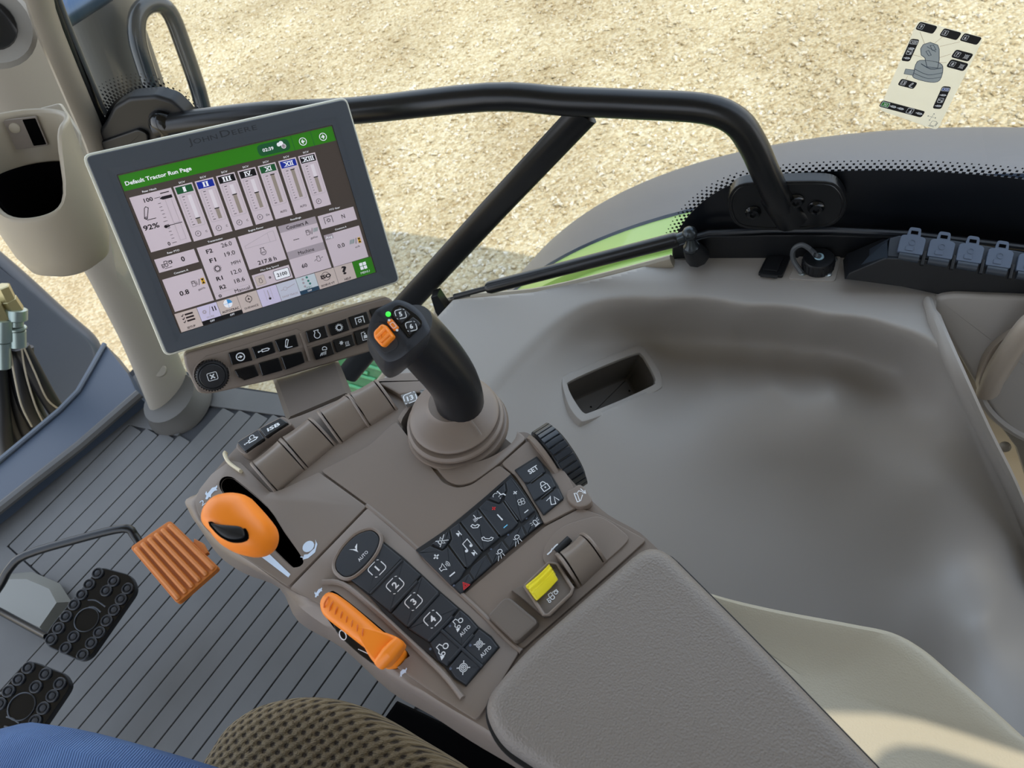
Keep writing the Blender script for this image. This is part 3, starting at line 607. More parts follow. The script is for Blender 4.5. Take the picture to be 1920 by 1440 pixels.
one('plate_rib', tube([FPL.w(*q, .006) for q in offset(ccw(pl), .006)][:0]+[FPL.w(*q, .006) for q in offset(ccw(pl), .005)]+[FPL.w(*offset(ccw(pl), .005)[0], .006)], .0012, 6), BLACKP, parent=hb)
for a, b_ in px('1412,399 1530,390 1492,377'):
    c = FPL.pt(a, b_, .008); o_ = one('bolt', lathe(c, WN, [(.0105, -.004), (.0105, 0), (.0085, .002), (.0075, .005), (.004, .0055), (.0035, .0025)], 16), BLACKG, parent=hb)
one('weld_collar', tube([wp(1452, 362, .02), wp(1485, 402, .008)], [.020, .026], 18), BLACKP, parent=hb)
# hinge cover at the left end of the bar
hc = MB().add(pslab(Fr(WA+WN*.012, WD, WN), '196,230 212,200 240,184 290,180 322,190 345,212 358,232 352,262 320,300 230,330 170,300 166,272', -.008, .016, bev=.006, seg=3, r=.006), BLACKM).build('hinge_cover', label='black plastic hinge cover at the left end of the handle bar', cat='cover')
one('cover_step', pslab(Fr(WA+WN*.03, WD, WN), '168,274 258,243 276,252 280,300 180,330', -.01, .004, bev=.003, r=.006), BLACKM, parent=hc)
one('pivot_cap', lathe(wp(312, 238, .03), nrm(WN+WD*-.2), [(.027, -.012), (.027, .004), (.022, .012), (.012, .016), (.004, .017)], 22), BLACKG, parent=hc)
# ---------------- gas strut
gs = empty('gas_strut', wp(1300, 452, .04), 'black gas strut lying low across the side window', 'gas strut')
a, b_ = wp(1272, 448, .045), wp(914, 540, .055); ax = nrm(a-b_)
one('cylinder', tube([b_, b_+ax*.006, a-ax*.004, a], [.0085, .0105, .0105, .008], 16), BLACKP, parent=gs)
e_ = wp(852, 556, .057); one('rod', tube([e_, b_], .0045, 10), BLACKM, parent=gs)
one('end_fitting', tube([a, wp(1288, 441, .044)], [.008, .0075], 12), mat('steel_dark', (70, 76, 80), .3, metal=.8), parent=gs)
sd_ = MT['steel_dark']
one('ball_joint', ball(wp(1293, 438, .044), .0105), sd_, parent=gs); one('ball_stud', lathe(wp(1296, 462, .044), (0, 0, 1), [(.009, -.006), (.011, 0), (.008, .005), (.005, .018)], 14), sd_, parent=gs)
one('stud_block', tube([wp(1308, 480, .03), wp(1296, 464, .04)], [.018, .012], 10), BLACKM, parent=gs)
one('rod_bracket', slab(Fr(WA+WN*.05, WD, WN), [FWIN.uv(*q) for q in px('826,512 838,508 862,546 862,556 846,560 834,540')], -.01, .008, bev=.001), BLACKP, parent=gs)
one('rod_bracket', tube([wp(846, 560, .057), wp(880, 553, .057)], (.003), 8), BLACKP, parent=gs)
IP = Ink().on(Fr(a*.55+b_*.45+nrm(EYE-a)*.0106, a-b_, nrm(EYE-a)), .0002)
# ---------------- flap socket and round connector on the ledge
FLG = Fr((0, 0, LZ), Z(1484, 478, LZ)-Z(1437, 477, LZ), (0, 0, 1))
sk = MB().add(pslab(FLG, '1421,512 1438,478 1484,477 1467,517', -.006, .005, bev=.0015, r=.003), BLACKM).build('power_socket', label='small square black flap socket on the window ledge', cat='socket')
one('flap', pslab(FLG, '1430,504 1442,481 1470,480 1458,508', .004, .0085, bev=.001, r=.002), BLACKM, parent=sk)
one('hinge', tube([FLG.pt(1426, 516, .004), FLG.pt(1458, 519, .004)], .0025, 8), BLACKM, parent=sk)
rc = empty('round_connector', Z(1534, 502, LZ), 'round black capped connector with looped tether on the ledge', 'connector')
c = Z(1533, 503, LZ); FO = Fr(c, (1, 0, 0), (0, 0, 1))
one('flange', pslab(FLG, '1478,522 1500,476 1578,480 1566,527', -.002, .0025, bev=.001, r=.006), PANEL, parent=rc)
one('cap', lathe(c, (0, 0, 1), [(.021, .0), (.0205, .004), (.0205, .018), (.019, .0205), (.010, .0215)], 30), BLACKM, parent=rc)
for k in range(20):
    an = k*math.pi/10; one('cap_rib', tube([c+V(.0206*math.cos(an), .0206*math.sin(an), .004), c+V(.0206*math.cos(an), .0206*math.sin(an), .017)], .0009, 5), BLACKM, parent=rc)
one('rivet', lathe(c+V(0, 0, .021), (0, 0, 1), [(.0065, 0), (.006, .002), (.003, .003)], 14), mat('rivet_blue_white', (170, 205, 220), .3), parent=rc)
lp = crv([wp(1530, 480, .07), Z(1522, 470, .455), Z(1504, 459, .462), Z(1488, 468, .452), Z(1488, 488, .435), Z(1504, 512, .4235)], 5, False); lp[0] = c+V(0, 0, .0225)
one('tether', tube(lp, (.0035), 8), mat('tether_grey', (80, 84, 88), .5), parent=rc)
for a_, b_ in px('1504,513 1552,515 1563,487'):
    one('screw', lathe(Z(a_, b_, LZ+.002), (0, 0, 1), [(.0055, 0), (.005, .002), (.002, .003)], 12), STEEL, parent=rc)
# ---------------- row of capped connectors
cs = empty('connector_strip', Z(1750, 520, LZ), 'long black strip of capped sockets at the rear of the ledge', 'socket strip')
o1 = Z(1640, 540, LZ+.006); 
NS = nrm(V(0, 0, 1)+WN*.55)
FS = Fr(Z(1700, 500, LZ+.045), WD, NS)
body = FS.uvs('1668,446 1686,441 1770,447 1920,472 2120,512 2110,580 1915,507 1765,490 1688,482 1662,486'); 
NSF = nrm(V(0, 0, .25)+WN)
top = [FS.w(*q, 0) for q in ccw(body)]
one('strip_top', slab(FS, body, -.03, 0, bev=.002), mat('strip_blue_black', (46, 54, 64), .45, bump=.00005, bs=900), parent=cs)
SB = MT['strip_blue_black']
FSF = Fr(FS.pt(1765, 492, 0), WD, NSF)
one('strip_front', pslab(FSF, '1660,484 1766,489 1915,507 2110,575 2110,660 1920,566 1764,554 1690,538 1584,524 1592,512', -.05, .0, bev=.002), BLACKM, parent=cs)
one('strip_ramp', rings([[FSF.pt(1584, 524, 0), FSF.pt(1664, 484, .0), FSF.pt(1664, 484, -.05), FSF.pt(1584, 524, -.05)], [Z(1583, 518, LZ+.012), FS.pt(1664, 452, 0), FS.pt(1664, 452, -.03), Z(1600, 484, LZ+.002)], [Z(1598, 484, LZ+.014), FS.pt(1672, 444, 0), FS.pt(1672, 444, -.03), Z(1606, 478, LZ)]]), SB, parent=cs)
one('ramp_hole', (lambda f: slab(f, crv(f.uvs('1604,479 1626,467 1634,470 1632,476 1616,484 1596,487'), 3), -.0005, .0006, bev=.0001, seg=1))(Fr(Z(1618, 476, LZ+.024), WD, nrm(V(0, 0, 1)+WN*.3-WD*.55))), VOID, parent=cs)
for i, (cx_, cy_) in enumerate(px('1709,458 1764,466 1818,474 1873,483 1930,493')):
    f = FS.at((cx_, cy_), (55, 8.3)); k = FS.mm((cx_, cy_), 1); w_ = 24*k
    hgt = abs(f.uv(cx_, cy_-24)[1]); lo_ = -abs(f.uv(cx_, cy_+20)[1])
    o_ = one('cap', slab(f, rnd([(-w_, lo_), (w_, lo_), (w_, hgt*.45), (w_*.75, hgt*.6), (-w_*.75, hgt*.6), (-w_, hgt*.45)], .002, 3), .0, .005, bev=.001), mat('cap_blue_grey', (86, 98, 116), .5, bump=.00006, bs=900), parent=cs)
    one('cap_tab', rings([[f.w(a, b, h) for a, b in L_] for L_, h in ((rnd([(-w_*.55, hgt*.5), (w_*.55, hgt*.5), (w_*.45, hgt*1.25), (-w_*.45, hgt*1.25)], .003, 3), .001), (rnd([(-w_*.55, hgt*.5), (w_*.55, hgt*.5), (w_*.45, hgt*1.25), (-w_*.45, hgt*1.25)], .003, 3), .0042))]), MT['cap_blue_grey'], parent=o_)
    one('tab_slot', boxf(f, -w_*.28, hgt*.72, w_*.28, hgt*.98, .004, .0046, bev=.0001), VOID, parent=o_)
    one('cap_relief', MB().add(boxf(f, -w_*.25, lo_*.3, w_*.3, lo_*.1, .0045, .0058), MT['cap_blue_grey']).v and boxf(f, -w_*.45, lo_*.75, w_*.2, lo_*.35, .0045, .0060, bev=.0004, r=.001), MT['cap_blue_grey'], parent=o_)
    one('cap_relief', lathe(f.w(w_*.0, hgt*.05, .0048), f.n, [(w_*.28, 0), (w_*.28, .0008), (w_*.2, .0008), (w_*.2, .0)], 16, cap=False), MT['cap_blue_grey'], parent=o_)
    one('hinge_barrel', tube([f.w(-w_*.8, lo_-.004, .001), f.w(w_*.8, lo_-.004, .001)], .0055, 10), SB, parent=cs)
    one('hinge_latch', boxf(f, w_*1.0, lo_-.012, w_*1.28, lo_+.006, .0, .0055, bev=.0012), BLACKM, parent=cs)
# ---------------- far right: raised trim with moulded grab handle
FRR = Fr(wp(1850, 650, .12), WD, nrm(WN+V(0, 0, .35)))
gr = MB().add(pslab(FRR, '1747,580 1752,566 1764,556 1790,552 1920,557 2200,575 2200,900 1960,850 1905,815 1872,785 1838,735', -.05, .0, bev=.006, seg=3, r=.012), PANEL).build('trim_9', kind='structure', label='raised grey side trim at the right edge carrying a moulded grab handle')
hp = crv([FRR.pt(*q, h) for q, h in zip(px('1852,735 1872,690 1905,640 1940,600 1990,590 2030,620'), [.0, .018, .032, .038, .03, 0])], 5, False)
gh = one('grab_handle', tube(hp, [(.016, .012)]*len(hp), 14), mat('handle_taupe', (172, 160, 146), .42), parent=gr, label='moulded taupe grab handle')
one('handle_shell', rings([[FRR.w(*q, h) for q in L_] for L_, h in ((crv(FRR.uvs('1832,730 1833,690 1848,655 1880,625 1915,610 1930,640 1870,734'), 3), 0), (crv(FRR.uvs('1836,727 1842,690 1856,660 1886,632 1915,618 1920,650 1866,730', .012), 3), .012))]), MT['handle_taupe'], parent=gr)
one('tray_edge', tube(crv([FRR.pt(*q, -.0) for q in px('1836,738 1850,765 1880,795 1925,822 2000,850')], 4, False), .005, 8), PANEL, parent=gr)
one('tray_floor', pslab(Fr(FRR.o-FRR.n*.02, FRR.u, FRR.n), '1872,790 1892,772 1925,762 2200,700 2200,1000 1925,830', -.01, .0, bev=.002), BEIGE2, parent=gr)
cb = MB().add(pslab(Fr(FRR.o-FRR.n*.07, FRR.u, FRR.n), '1838,745 1875,800 1905,840 1925,900 1960,1010 2200,1100 2200,860 1960,840', -.03, .0, bev=.004), BEIGE2).build('trim_10', kind='structure', label='taupe lower trim beneath the grab handle panel')
one('latch_nub', ball(FRR.pt(1884, 838, -.04), .008), BEIGE2, parent=cb)
one('wall_right_backing', slab(Fr(WA+WN*.03, WD, WN), [FWIN.uv(*q) for q in px('1730,520 2300,600 2300,1500 1800,1400 1740,700')], -.02, 0, bev=.002), BEIGE2, parent=wr)
rbp = px('1738,560 1752,600 1790,690 1840,800 1890,900 1935,1010 1980,1130')
one('trim_11', tube(crv([wp(*q, Dpan(*q)+.002) for q in rbp], 4, False), [(.004, .003)]+[(.008, .006)]*3+[(.013, .008)]*21, 10), PANEL, kind='structure', label='rounded grey rib between the basin and the right-hand trim')
# ---------------- cup holder on the pillar
ch = empty('cup_holder', Yp(60, 300, 1.0), 'beige plastic cup holder with scooped front on the pillar', 'cup holder')
CA = nrm(V(.30, -.02, .95)); yC = 1.0
cb_ = Yp(118, 455, yC); ct = cb_+CA*.135
CR = .062
def hcup(t_):     # rim height as a function of the angle measured from the camera side
    c_ = math.cos(t_); s_ = .5-.5*math.tanh((c_-.66)*5.5); return .058+(.15-.058)*s_
tc_ = EYE-cb_; tc_ = nrm(tc_-tc_@CA*CA); tb_ = np.cross(CA, tc_); NA = 64; a0 = -.30
outer = []; 
for k in range(NA):
    t_ = 2*math.pi*k/NA; d_ = tc_*math.cos(t_+a0)+tb_*math.sin(t_+a0); H_ = hcup(t_)
    prof = [(.004, -.034), (.030, -.033), (.048, -.022), (CR-.006, .0), (CR-.002, .03), (CR, H_*.7), (CR+.001, H_-.004), (CR+.0015, H_), (CR-.001, H_+.002), (CR-.004, H_+.001), (CR-.006, H_-.003), (CR-.007, .03), (CR-.008, .0), (.04, -.012), (.004, -.014)]
    outer.append([cb_+d_*r+CA*h for r, h in prof])
nP = len(outer[0]); v = [q for r in outer for q in r]; f = [[i*nP+j, ((i+1) % NA)*nP+j, ((i+1) % NA)*nP+j+1, i*nP+j+1] for i in range(NA) for j in range(nP-1)]
one('cup_body', (v, f), BEIGE, parent=ch, ang=60)
lr = []
for k in range(NA):
    t_ = 2*math.pi*k/NA; d_ = tc_*math.cos(t_+a0)+tb_*math.sin(t_+a0); H_ = min(.086, hcup(t_)-.008); lr.append([cb_+d_*r+CA*h for r, h in ((CR-.0082, H_), (CR-.0095, H_+.002), (CR-.012, H_), (.040, -.008), (.002, -.009))])
one('rubber_cup', ([q for r in lr for q in r], [[i*5+j, ((i+1) % NA)*5+j, ((i+1) % NA)*5+j+1, i*5+j+1] for i in range(NA) for j in range(4)]), VOID, parent=ch)
pc = Yp(98, 235, yC+.05); FB = Fr(pc, nrm(V(1, -.1, -.3)), nrm(V(-.35, -.85, .35)))
one('mounting_bracket', pslab(FB, '-20,235 40,212 112,193 150,252 150,300 60,310 -20,300', -.03, .0, bev=.002, r=.004), mat('bracket_beige_grey', (196, 190, 180), .4), parent=ch)
one('bracket_screw', lathe(FB.pt(84, 218, .002), FB.n, [(.0075, -.003), (.0075, .001), (.005, .004), (.0035, .0045), (.003, .002)], 14), mat('screw_black', (30, 34, 40), .25), parent=ch)
iw = cb_-tc_*(CR-.0075)*.98
# window cut in the back wall shown as a recessed panel with latch
bw = cb_+(-tc_*math.cos(.5)+tb_*math.sin(.5))*0
dB = nrm(-(tc_*math.cos(a0)+tb_*math.sin(a0))); FW2 = Fr(cb_-0*tc_+dB*(CR-.013)+CA*.128, np.cross(CA, -dB), -dB)
one('recess_plate', slab(FW2, FW2.uvs('10,228 62,226 92,268 34,272', .0)if False else rrect(-.020, -.019, .017, .017, .002), -.003, .0015, bev=.0004), mat('recess_taupe', (120, 110, 100), .5), parent=ch)
one('recess_gap', slab(FW2, rrect(.001, -.017, .0155, .0155, .001), .0005, .002, bev=.0002), VOID, parent=ch)
one('recess_button', lathe(FW2.w(-.011, .007, .001), FW2.n, [(.0065, 0), (.006, .0025), (.003, .0035)], 16), BEIGE, parent=ch)
# lamp ring at the top left corner
lo = Yp(-20, 45, 1.2)
lt = MB().add(lathe(lo, nrm(EYE-lo+V(.2, 0, 0)), [(.055, -.02), (.055, .0), (.048, .008), (.036, .006)], 30), mat('lamp_ring_grey', (150, 148, 144), .5)).build('speaker_ring', label='grey round fitting in the top left corner of the pillar', cat='fitting')
one('black_lens', lathe(lo+nrm(EYE-lo)*.006, nrm(EYE-lo+V(.2, 0, 0)), [(.032, 0), (.030, .006), (.015, .009)], 24), BLACKG, parent=lt)
# ---------------- exterior: rear fender, grab loop, mast, hoses, front body
cf1 = dict(c=(-.4266, -1.378), r=1.915, x=.95); cf2 = dict(c=(-.2029, -1.4527), r=1.7877, x=1.3)
def arcpt(cf, x, ang, dr=0): return V(x, cf['c'][0]+(cf['r']+dr)*math.cos(ang), cf['c'][1]+(cf['r']+dr)*math.sin(ang))
def xwin(y): return .36+(1.45-y)*.363
fe = empty('rear_fender', (1.1, 0, .2), 'broad dark rear mudguard curving outside the side window', 'mudguard')
v = []; prof = [(0, -.10), (0, -.01), (.02, 0), (.3, .004), (.6, .004), (.9, 0), (1.0, -.004), (1.03, -.02), (1.03, -.12)]
NA = 60
for i in range(NA+1):
    an = math.radians(-2+112*i/NA)
    for t_, dr in prof:
        a = arcpt(cf1, cf1['x'], an, dr); b = arcpt(cf2, cf2['x'], an, dr); a[0] = max(a[0], xwin(a[1])+.05); b[0] = max(b[0], a[0]+.3); v.append(a*(1-t_)+b*t_)
n_ = len(prof); f = [[i*n_+j, i*n_+j+1, (i+1)*n_+j+1, (i+1)*n_+j] for i in range(NA) for j in range(n_-1)]
one('outer_band', (v, f), mat('fender_rubber', (50, 64, 86), .34, bump=.0001, bs=60), parent=fe)
v = []; prof = [(.80, -.30), (.80, -.08), (.81, -.035), (.84, -.02), (.87, -.025), (.875, -.012), (.96, -.006)]
for i in range(NA+1):
    an = math.radians(-2+66*i/NA)
    for x_, dr in prof: q_ = arcpt(cf1, x_, an, dr); q_[0] += max(0, xwin(q_[1])+.04-.80); v.append(q_)
n_ = len(prof); f = [[i*n_+j, i*n_+j+1, (i+1)*n_+j+1, (i+1)*n_+j] for i in range(NA) for j in range(n_-1)]
one('inner_panel', (v, f), GREENL, parent=fe, label='green inner mudguard panel')
# grab loop
def yq(s, y): return [Yp(a, b, y) for a, b in px(s)]
gl = crv(yq('392,250 372,170 345,90 322,30 300,8 275,10 258,32 258,75 272,125 290,178 300,215', 1.62), 4, False)
one('grab_loop', tube(gl, .018, 14), mat('loop_paint', (38, 46, 54), .25, coat=.4), label='dark steel grab loop standing outside the front corner', cat='grab rail')
ms = empty('exhaust_stack', Yp(200, 200, 1.75), 'dark grey exhaust stack outside the front pillar', 'exhaust')
a = yq('300,330 255,220 215,110 150,-60 100,-180', 1.75)
one('heat_shield', tube(crv(a, 3, False), [(.088, .07)]*13, 20), mat('stack_grey', (92, 90, 86), .5), parent=ms)
one('pipe', tube(yq('240,-50 160,0 100,38', 1.60), .024, 18), mat('pipe_blued', (84, 100, 122), .32, metal=.8), parent=ms)
# front body panel and tank seen through the front window
FY = Fr((0, 2.25, 0), (1, 0, 0), nrm(V(-.1, -1, .35)))
fb = MB().add(pslab(FY, '-60,420 0,468 60,520 130,585 193,638 205,700 150,800 40,960 -200,1000 -300,700', -.25, .0, bev=.035, seg=4, r=.04), mat('body_dark', (72, 78, 88), .35, coat=.2)).build('front_body_panel', label='dark rounded body panel beyond the front window', cat='body panel')
FY2 = Fr((0, 2.05, 0), (1, 0, 0), nrm(V(-.1, -1, .35)))
MB().add(pslab(FY2, '-60,760 0,778 30,810 50,860 70,930 -100,980', -.1, .0, bev=.02, seg=3, r=.02), GREEN).build('green_frame_rail', label='green frame rail low behind the hydraulic hoses', cat='frame rail')
hz = empty('hose_bundle', Yp(30, 650, 1.9), 'black hydraulic hoses with plated fittings outside the front window', 'hoses')
def hose(s, r, y=1.9, m=None, nm='hose'): return one(nm, tube(crv([Yp(a, b, y) for a, b in px(s)], 4, False), r, 10), m or BLACKM, parent=hz)
for s_, y_ in (('30,645 34,700 50,760 84,812 130,850', 1.9), ('22,645 24,710 38,780 60,830 90,880', 1.92), ('4,680 6,730 20,790 50,850', 1.93), ('38,650 60,690 90,745 120,790', 1.88), ('-8,640 0,740 10,830 30,900', 1.9), ('46,650 52,720 76,790 110,830', 1.94)): hose(s_, .020, y_)
for s_ in ('44,650 66,700 88,748 112,768', '17,640 26,700 40,760 60,800', '40,650 48,700 66,760 80,790'): hose(s_, .0022, 1.86, mat('cable_beige', (170, 160, 140), .5), 'cable')
FIT = mat('fitting_plated', (150, 165, 160), .28, metal=.7); FITY = mat('fitting_yellow_plated', (170, 160, 120), .3, metal=.7)
for s_, r_, m_ in (('28,578 28,600', .026, FIT), ('28,600 28,612', .018, FIT), ('28,612 29,618', .024, FIT), ('29,618 30,650', .022, FIT), ('2,598 2,640', .024, FIT), ('2,640 3,690', .02, FIT), ('30,584 14,560', .020, FITY), ('16,564 2,536', .018, FITY), ('4,600 -12,570', .018, FITY)):
    p_ = [Yp(a, b, 1.86) for a, b in px(s_)]; e_ = nrm(p_[1]-p_[0]); rs_ = tube([p_[0], p_[0]+e_*.002, p_[1]-e_*.002, p_[1]], [r_*.85, r_, r_, r_*.85], 6 if m_ is FITY else 14); one('fitting', rs_, m_, parent=hz)
# green step plate under the display
FG = Fr(Xp(690, 690, .80), V(.35, .2, -1)*0+V(0, -1, 0), nrm(V(-1, -.3, .9)))
gp = MB().add(pslab(FG, '628,640 640,745 690,748 715,705 745,672 770,640 790,600 700,600', -.03, .0, bev=.004), GREEN).build('green_step', label='ribbed green step plate seen below the display', cat='step')
for s_ in ('655,722 688,732', '668,702 704,712', '684,684 718,694', '700,664 738,676', '655,690 690,700'):
    one('rib', tube([FG.pt(a, b, .003) for a, b in px(s_)], .006, 8), mat('green_rib', (90, 175, 120), .35), parent=gp)
# body sill under the side window
one('trim_12', tube(crv([wp(*q, .03) for q in px('690,748 738,690 778,650 818,602 850,566 1000,552 1130,524 1262,490')], 4, False), [(.012, .008)]*29, 10), BEIGE, kind='structure', label='pale edge trim along the lower corner of the side window')
# ---------------- cab shell out of view: roof, added rear wall slotted for the sun, left pillars
LINER = mat('roof_liner', (160, 158, 152), .8)
one('ceiling', slab(Fr((0, 0, 1.95), (1, 0, 0), (0, 0, 1)), [(-1.3, -.81), (.88, -.81), (.86, .2), (.80, .8), (.62, 1.75), (-.9, 1.75), (-1.3, 1.0)], 0, .12, bev=.03), LINER, kind='structure')
def pillar(a, b, r=.04, n='trim_13'): one(n, tube([V(*a), V(*b)], r, 10), BLACKM, kind='structure')
pillar((.88, -.8, 0), (.86, -.8, 1.96)); pillar((-.88, -.8, 0), (-.86, -.8, 1.96), n='trim_14'); pillar((-.5, 1.6, 0), (-.5, 1.6, 1.96), n='trim_15'); pillar((.62, 1.48, .8), (.6, 1.6, 1.96), n='trim_16'); pillar((-.9, .4, 0), (-.85, .4, 1.96), n='trim_17')
FWB = Fr((0, -.8, 0), (1, 0, 0), (0, -1, 0)); SD3 = np.array(SUN)
wb = one('sun_slot_wall', slab(FWB, [(-.86, -.05), (.95, -.05), (.95, 1.95), (-.86, 1.95)], -.006, .0, bev=.001), LINER, kind='structure', label='unseen rear cab wall with an added slot that shapes the sun patch')
sl_ = []
for a_, b_ in px('1530,1338 1590,1340 1650,1341 1720,1350 1800,1372 1950,1418 1990,1480 1860,1436 1760,1408 1705,1404 1672,1414 1648,1438 1630,1480 1590,1440'):
    q_ = Z(a_, b_, .450); q_ = q_+SD3*((-.8-q_[1])/SD3[1]); sl_.append((q_[0], q_[2]))
cut(wb, slab(FWB, ccw(sl_), -.05, .05, bev=.0002, seg=1), LINER)  # slot added and shaped so the sun falls as a crescent on the cushion

# ---------------- pedals
def studs(F, L, h, r, parent, m):
    for (a, b) in L:
        c = F.pt(a, b, h); one('stud', lathe(c, F.n, [(r*1.0, -.001), (r, .0034), (r*.92, .0040), (r*.76, .0040), (r*.70, .0010), (r*.52, .0010), (r*.48, .0030), (r*.2, .0033)], 14), m, parent=parent)
op = empty('accelerator_pedal', Z(325, 1060, .1), 'orange ribbed foot pedal on a bent black rod', 'pedal')
FO_ = Fr(Z(325, 1060, .20), Z(405, 1060, .20)-Z(322, 978, .20), nrm(V(0, -.25, 1)))
oq = FO_.uvs('243,1026 318,975 410,1064 332,1132')
one('pad', slab(FO_, rnd(ccw(oq), .006, 3), -.012, .0, bev=.002), ORANGE2, parent=op)
A0, A1, A2, A3 = [np.array(q) for q in px('243,1026 318,975 410,1064 332,1132')]
for k in range(6):
    t_ = (k+.5)/6; s_ = A0*(1-t_)+A1*t_; e_ = A3*(1-t_)+A2*t_; a_ = s_*.93+e_*.07; b_ = s_*.05+e_*.95
    one('rib', tube([FO_.pt(*a_, .0005), FO_.pt(*(a_*.97+b_*.03), .003), FO_.pt(*(a_*.03+b_*.97), .003), FO_.pt(*b_, .0005)], .0042, 8), mat('orange_rib', (206, 122, 50), .4), parent=op)
one('side_clip', slab(FO_, FO_.uvs('362,1008 378,1016 388,1034 380,1040 360,1016'), -.014, -.004, bev=.002), ORANGE2, parent=op)
arm = crv([Z(268, 1030, .185), Z(252, 1004, .20), Z(232, 991, .215), Z(150, 1010, .22), Z(50, 1040, .22), Z(18, 1066, .21), Z(0, 1098, .19), Z(-30, 1140, .16)], 4, False)
one('rod', tube(arm, .0075, 12), BLACKP, parent=op)
def bp_(name, outline, z, sc, label, big, extra):
    e = empty(name, Z(*px(outline)[0], z-.05), label, 'pedal')
    F_ = Fr(Z(*px(outline)[0], z), Z(150, 1200, z)-Z(200, 1100, z), nrm(V(0, -.3, 1)))
    one('pad', slab(F_, rnd(ccw(F_.uvs(outline)), .012, 4), -.014, 0, bev=.002), BLACKG, parent=e)
    studs(F_, px(sc), .0, .0098, e, mat('pedal_rubber', (48, 50, 54), .24))  # stud colour lightened to imitate highlights on the stud rims
    for c_, r_ in big:
        q = F_.pt(*c_, 0); one('raised_ring', lathe(q, F_.n, [(r_, 0), (r_, .002), (r_*.93, .0024), (r_*.9, .0006)], 28, cap=False), MT['pedal_rubber'], parent=e)
    for s_ in extra: one('raised_arc', tube(crv([F_.pt(a, b, .0005) for a, b in px(s_)], 4, False), .0014, 6), MT['pedal_rubber'], parent=e)
    return e, F_
e, F_ = bp_('brake_pedal', '186,1062 246,1078 256,1106 168,1232 150,1240 88,1212 82,1196 96,1172', .18,
   '214,1090 240,1104 228,1124 215,1144 201,1164 187,1186 172,1206 156,1228 184,1075 168,1096 154,1115 140,1134 125,1156 111,1178 97,1199 124,1215 139,1194 200,1108', 'black studded brake pedal nearer the orange pedal', [((163, 1162), .0205)], ['165,1125 180,1126 198,1138', '167,1138 178,1139 189,1148'])
one('arm', tube([Z(92, 1196, .17), Z(0, 1146, .15), Z(-80, 1105, .13)], [(.012, .006)]*3, 10), BLACKP, parent=e)
e2, F2_ = bp_('brake_pedal', '44,1243 62,1240 122,1264 131,1284 126,1296 66,1384 -10,1400 -60,1380', .18,
   '54,1252 86,1264 113,1282 99,1305 82,1328 67,1352 36,1274 17,1296 1,1320 68,1288 48,1378', 'black studded brake pedal at the lower left beside the denim knee', [((41, 1325), .0215)], ['12,1344 24,1348 36,1356', '8,1362 22,1366 34,1374'])
one('arm', tube([Z(-20, 1330, .17), Z(-120, 1290, .13)], [(.012, .006)]*2, 10), BLACKP, parent=e2)
# steering column skirt behind the pedals
sc_ = crv([Z(a, b, z) for a, b, z in ((-40, 1030, .12), (0, 1078, .10), (50, 1075, .07), (110, 1098, .03))], 3, False)
one('pedal_shroud', rings([[Z(a, b, .015) for a, b in px('-60,1060 -5,1078 60,1072 112,1094 134,1128 90,1192 20,1160 -60,1120')], [Z(a, b, .06) for a, b in px('-60,1066 -5,1086 50,1086 92,1104 106,1130 74,1176 14,1150 -60,1110')]]), mat('shroud_grey', (120, 120, 114), .5), label='grey plastic shroud behind the brake pedal', cat='shroud')
# ---------------- driver's seat cushion and rear beige seat
seat_m = bpy.data.materials.new('seat_weave'); seat_m.use_nodes = True; t = seat_m.node_tree; b = t.nodes['Principled BSDF']; b.inputs['Roughness'].default_value = .95; b.inputs['Sheen Weight'].default_value = .15
L = t.links.new; uvn = t.nodes.new('ShaderNodeUVMap'); 
def mth(op, a, bb=None):
    m_ = t.nodes.new('ShaderNodeMath'); m_.operation = op
    for i_, q_ in enumerate((a, bb)):
        if q_ is None: continue
        if isinstance(q_, (int, float)): m_.inputs[i_].default_value = q_
        else: L(q_, m_.inputs[i_])
    return m_.outputs[0]
sp = t.nodes.new('ShaderNodeSeparateXYZ'); L(uvn.outputs[0], sp.inputs[0])
su = mth('SINE', mth('MULTIPLY', sp.outputs[0], 2*math.pi)); sv = mth('SINE', mth('MULTIPLY', sp.outputs[1], 2*math.pi)); pr_ = mth('MULTIPLY', su, sv)
nz = t.nodes.new('ShaderNodeTexNoise'); nz.inputs['Scale'].default_value = 7; L(uvn.outputs[0], nz.inputs['Vector'])
fib = t.nodes.new('ShaderNodeTexNoise'); fib.inputs['Scale'].default_value = 3; fib.inputs['Detail'].default_value = 2
mp_ = t.nodes.new('ShaderNodeMapping'); mp_.inputs['Scale'].default_value = (6, 1.5, 1); mp_.inputs['Rotation'].default_value = (0, 0, .6); L(uvn.outputs[0], mp_.inputs[0]); L(mp_.outputs[0], fib.inputs['Vector'])
sm = mth('ADD', pr_, mth('MULTIPLY', mth('SUBTRACT', nz.outputs['Fac'], .5), .9))
r = t.nodes.new('ShaderNodeValToRGB'); e_ = r.color_ramp.elements; e_[0].position = .12; e_[0].color = tuple(lin(c) for c in (62, 50, 38))+(1,); e_[1].position = .42; e_[1].color = tuple(lin(c) for c in (158, 142, 112))+(1,)
L(mth('ADD', mth('MULTIPLY', sm, .5), .5), r.inputs[0]); 
mx = t.nodes.new('ShaderNodeMixRGB'); mx.blend_type = 'MULTIPLY'; mx.inputs[0].default_value = .6; r2 = t.nodes.new('ShaderNodeValToRGB'); r2.color_ramp.elements[0].position = .35; r2.color_ramp.elements[0].color = (.5, .5, .5, 1); r2.color_ramp.elements[1].position = .6
L(fib.outputs['Fac'], r2.inputs[0]); L(r.outputs[0], mx.inputs[1]); L(r2.outputs[0], mx.inputs[2]); L(mx.outputs[0], b.inputs['Base Color'])
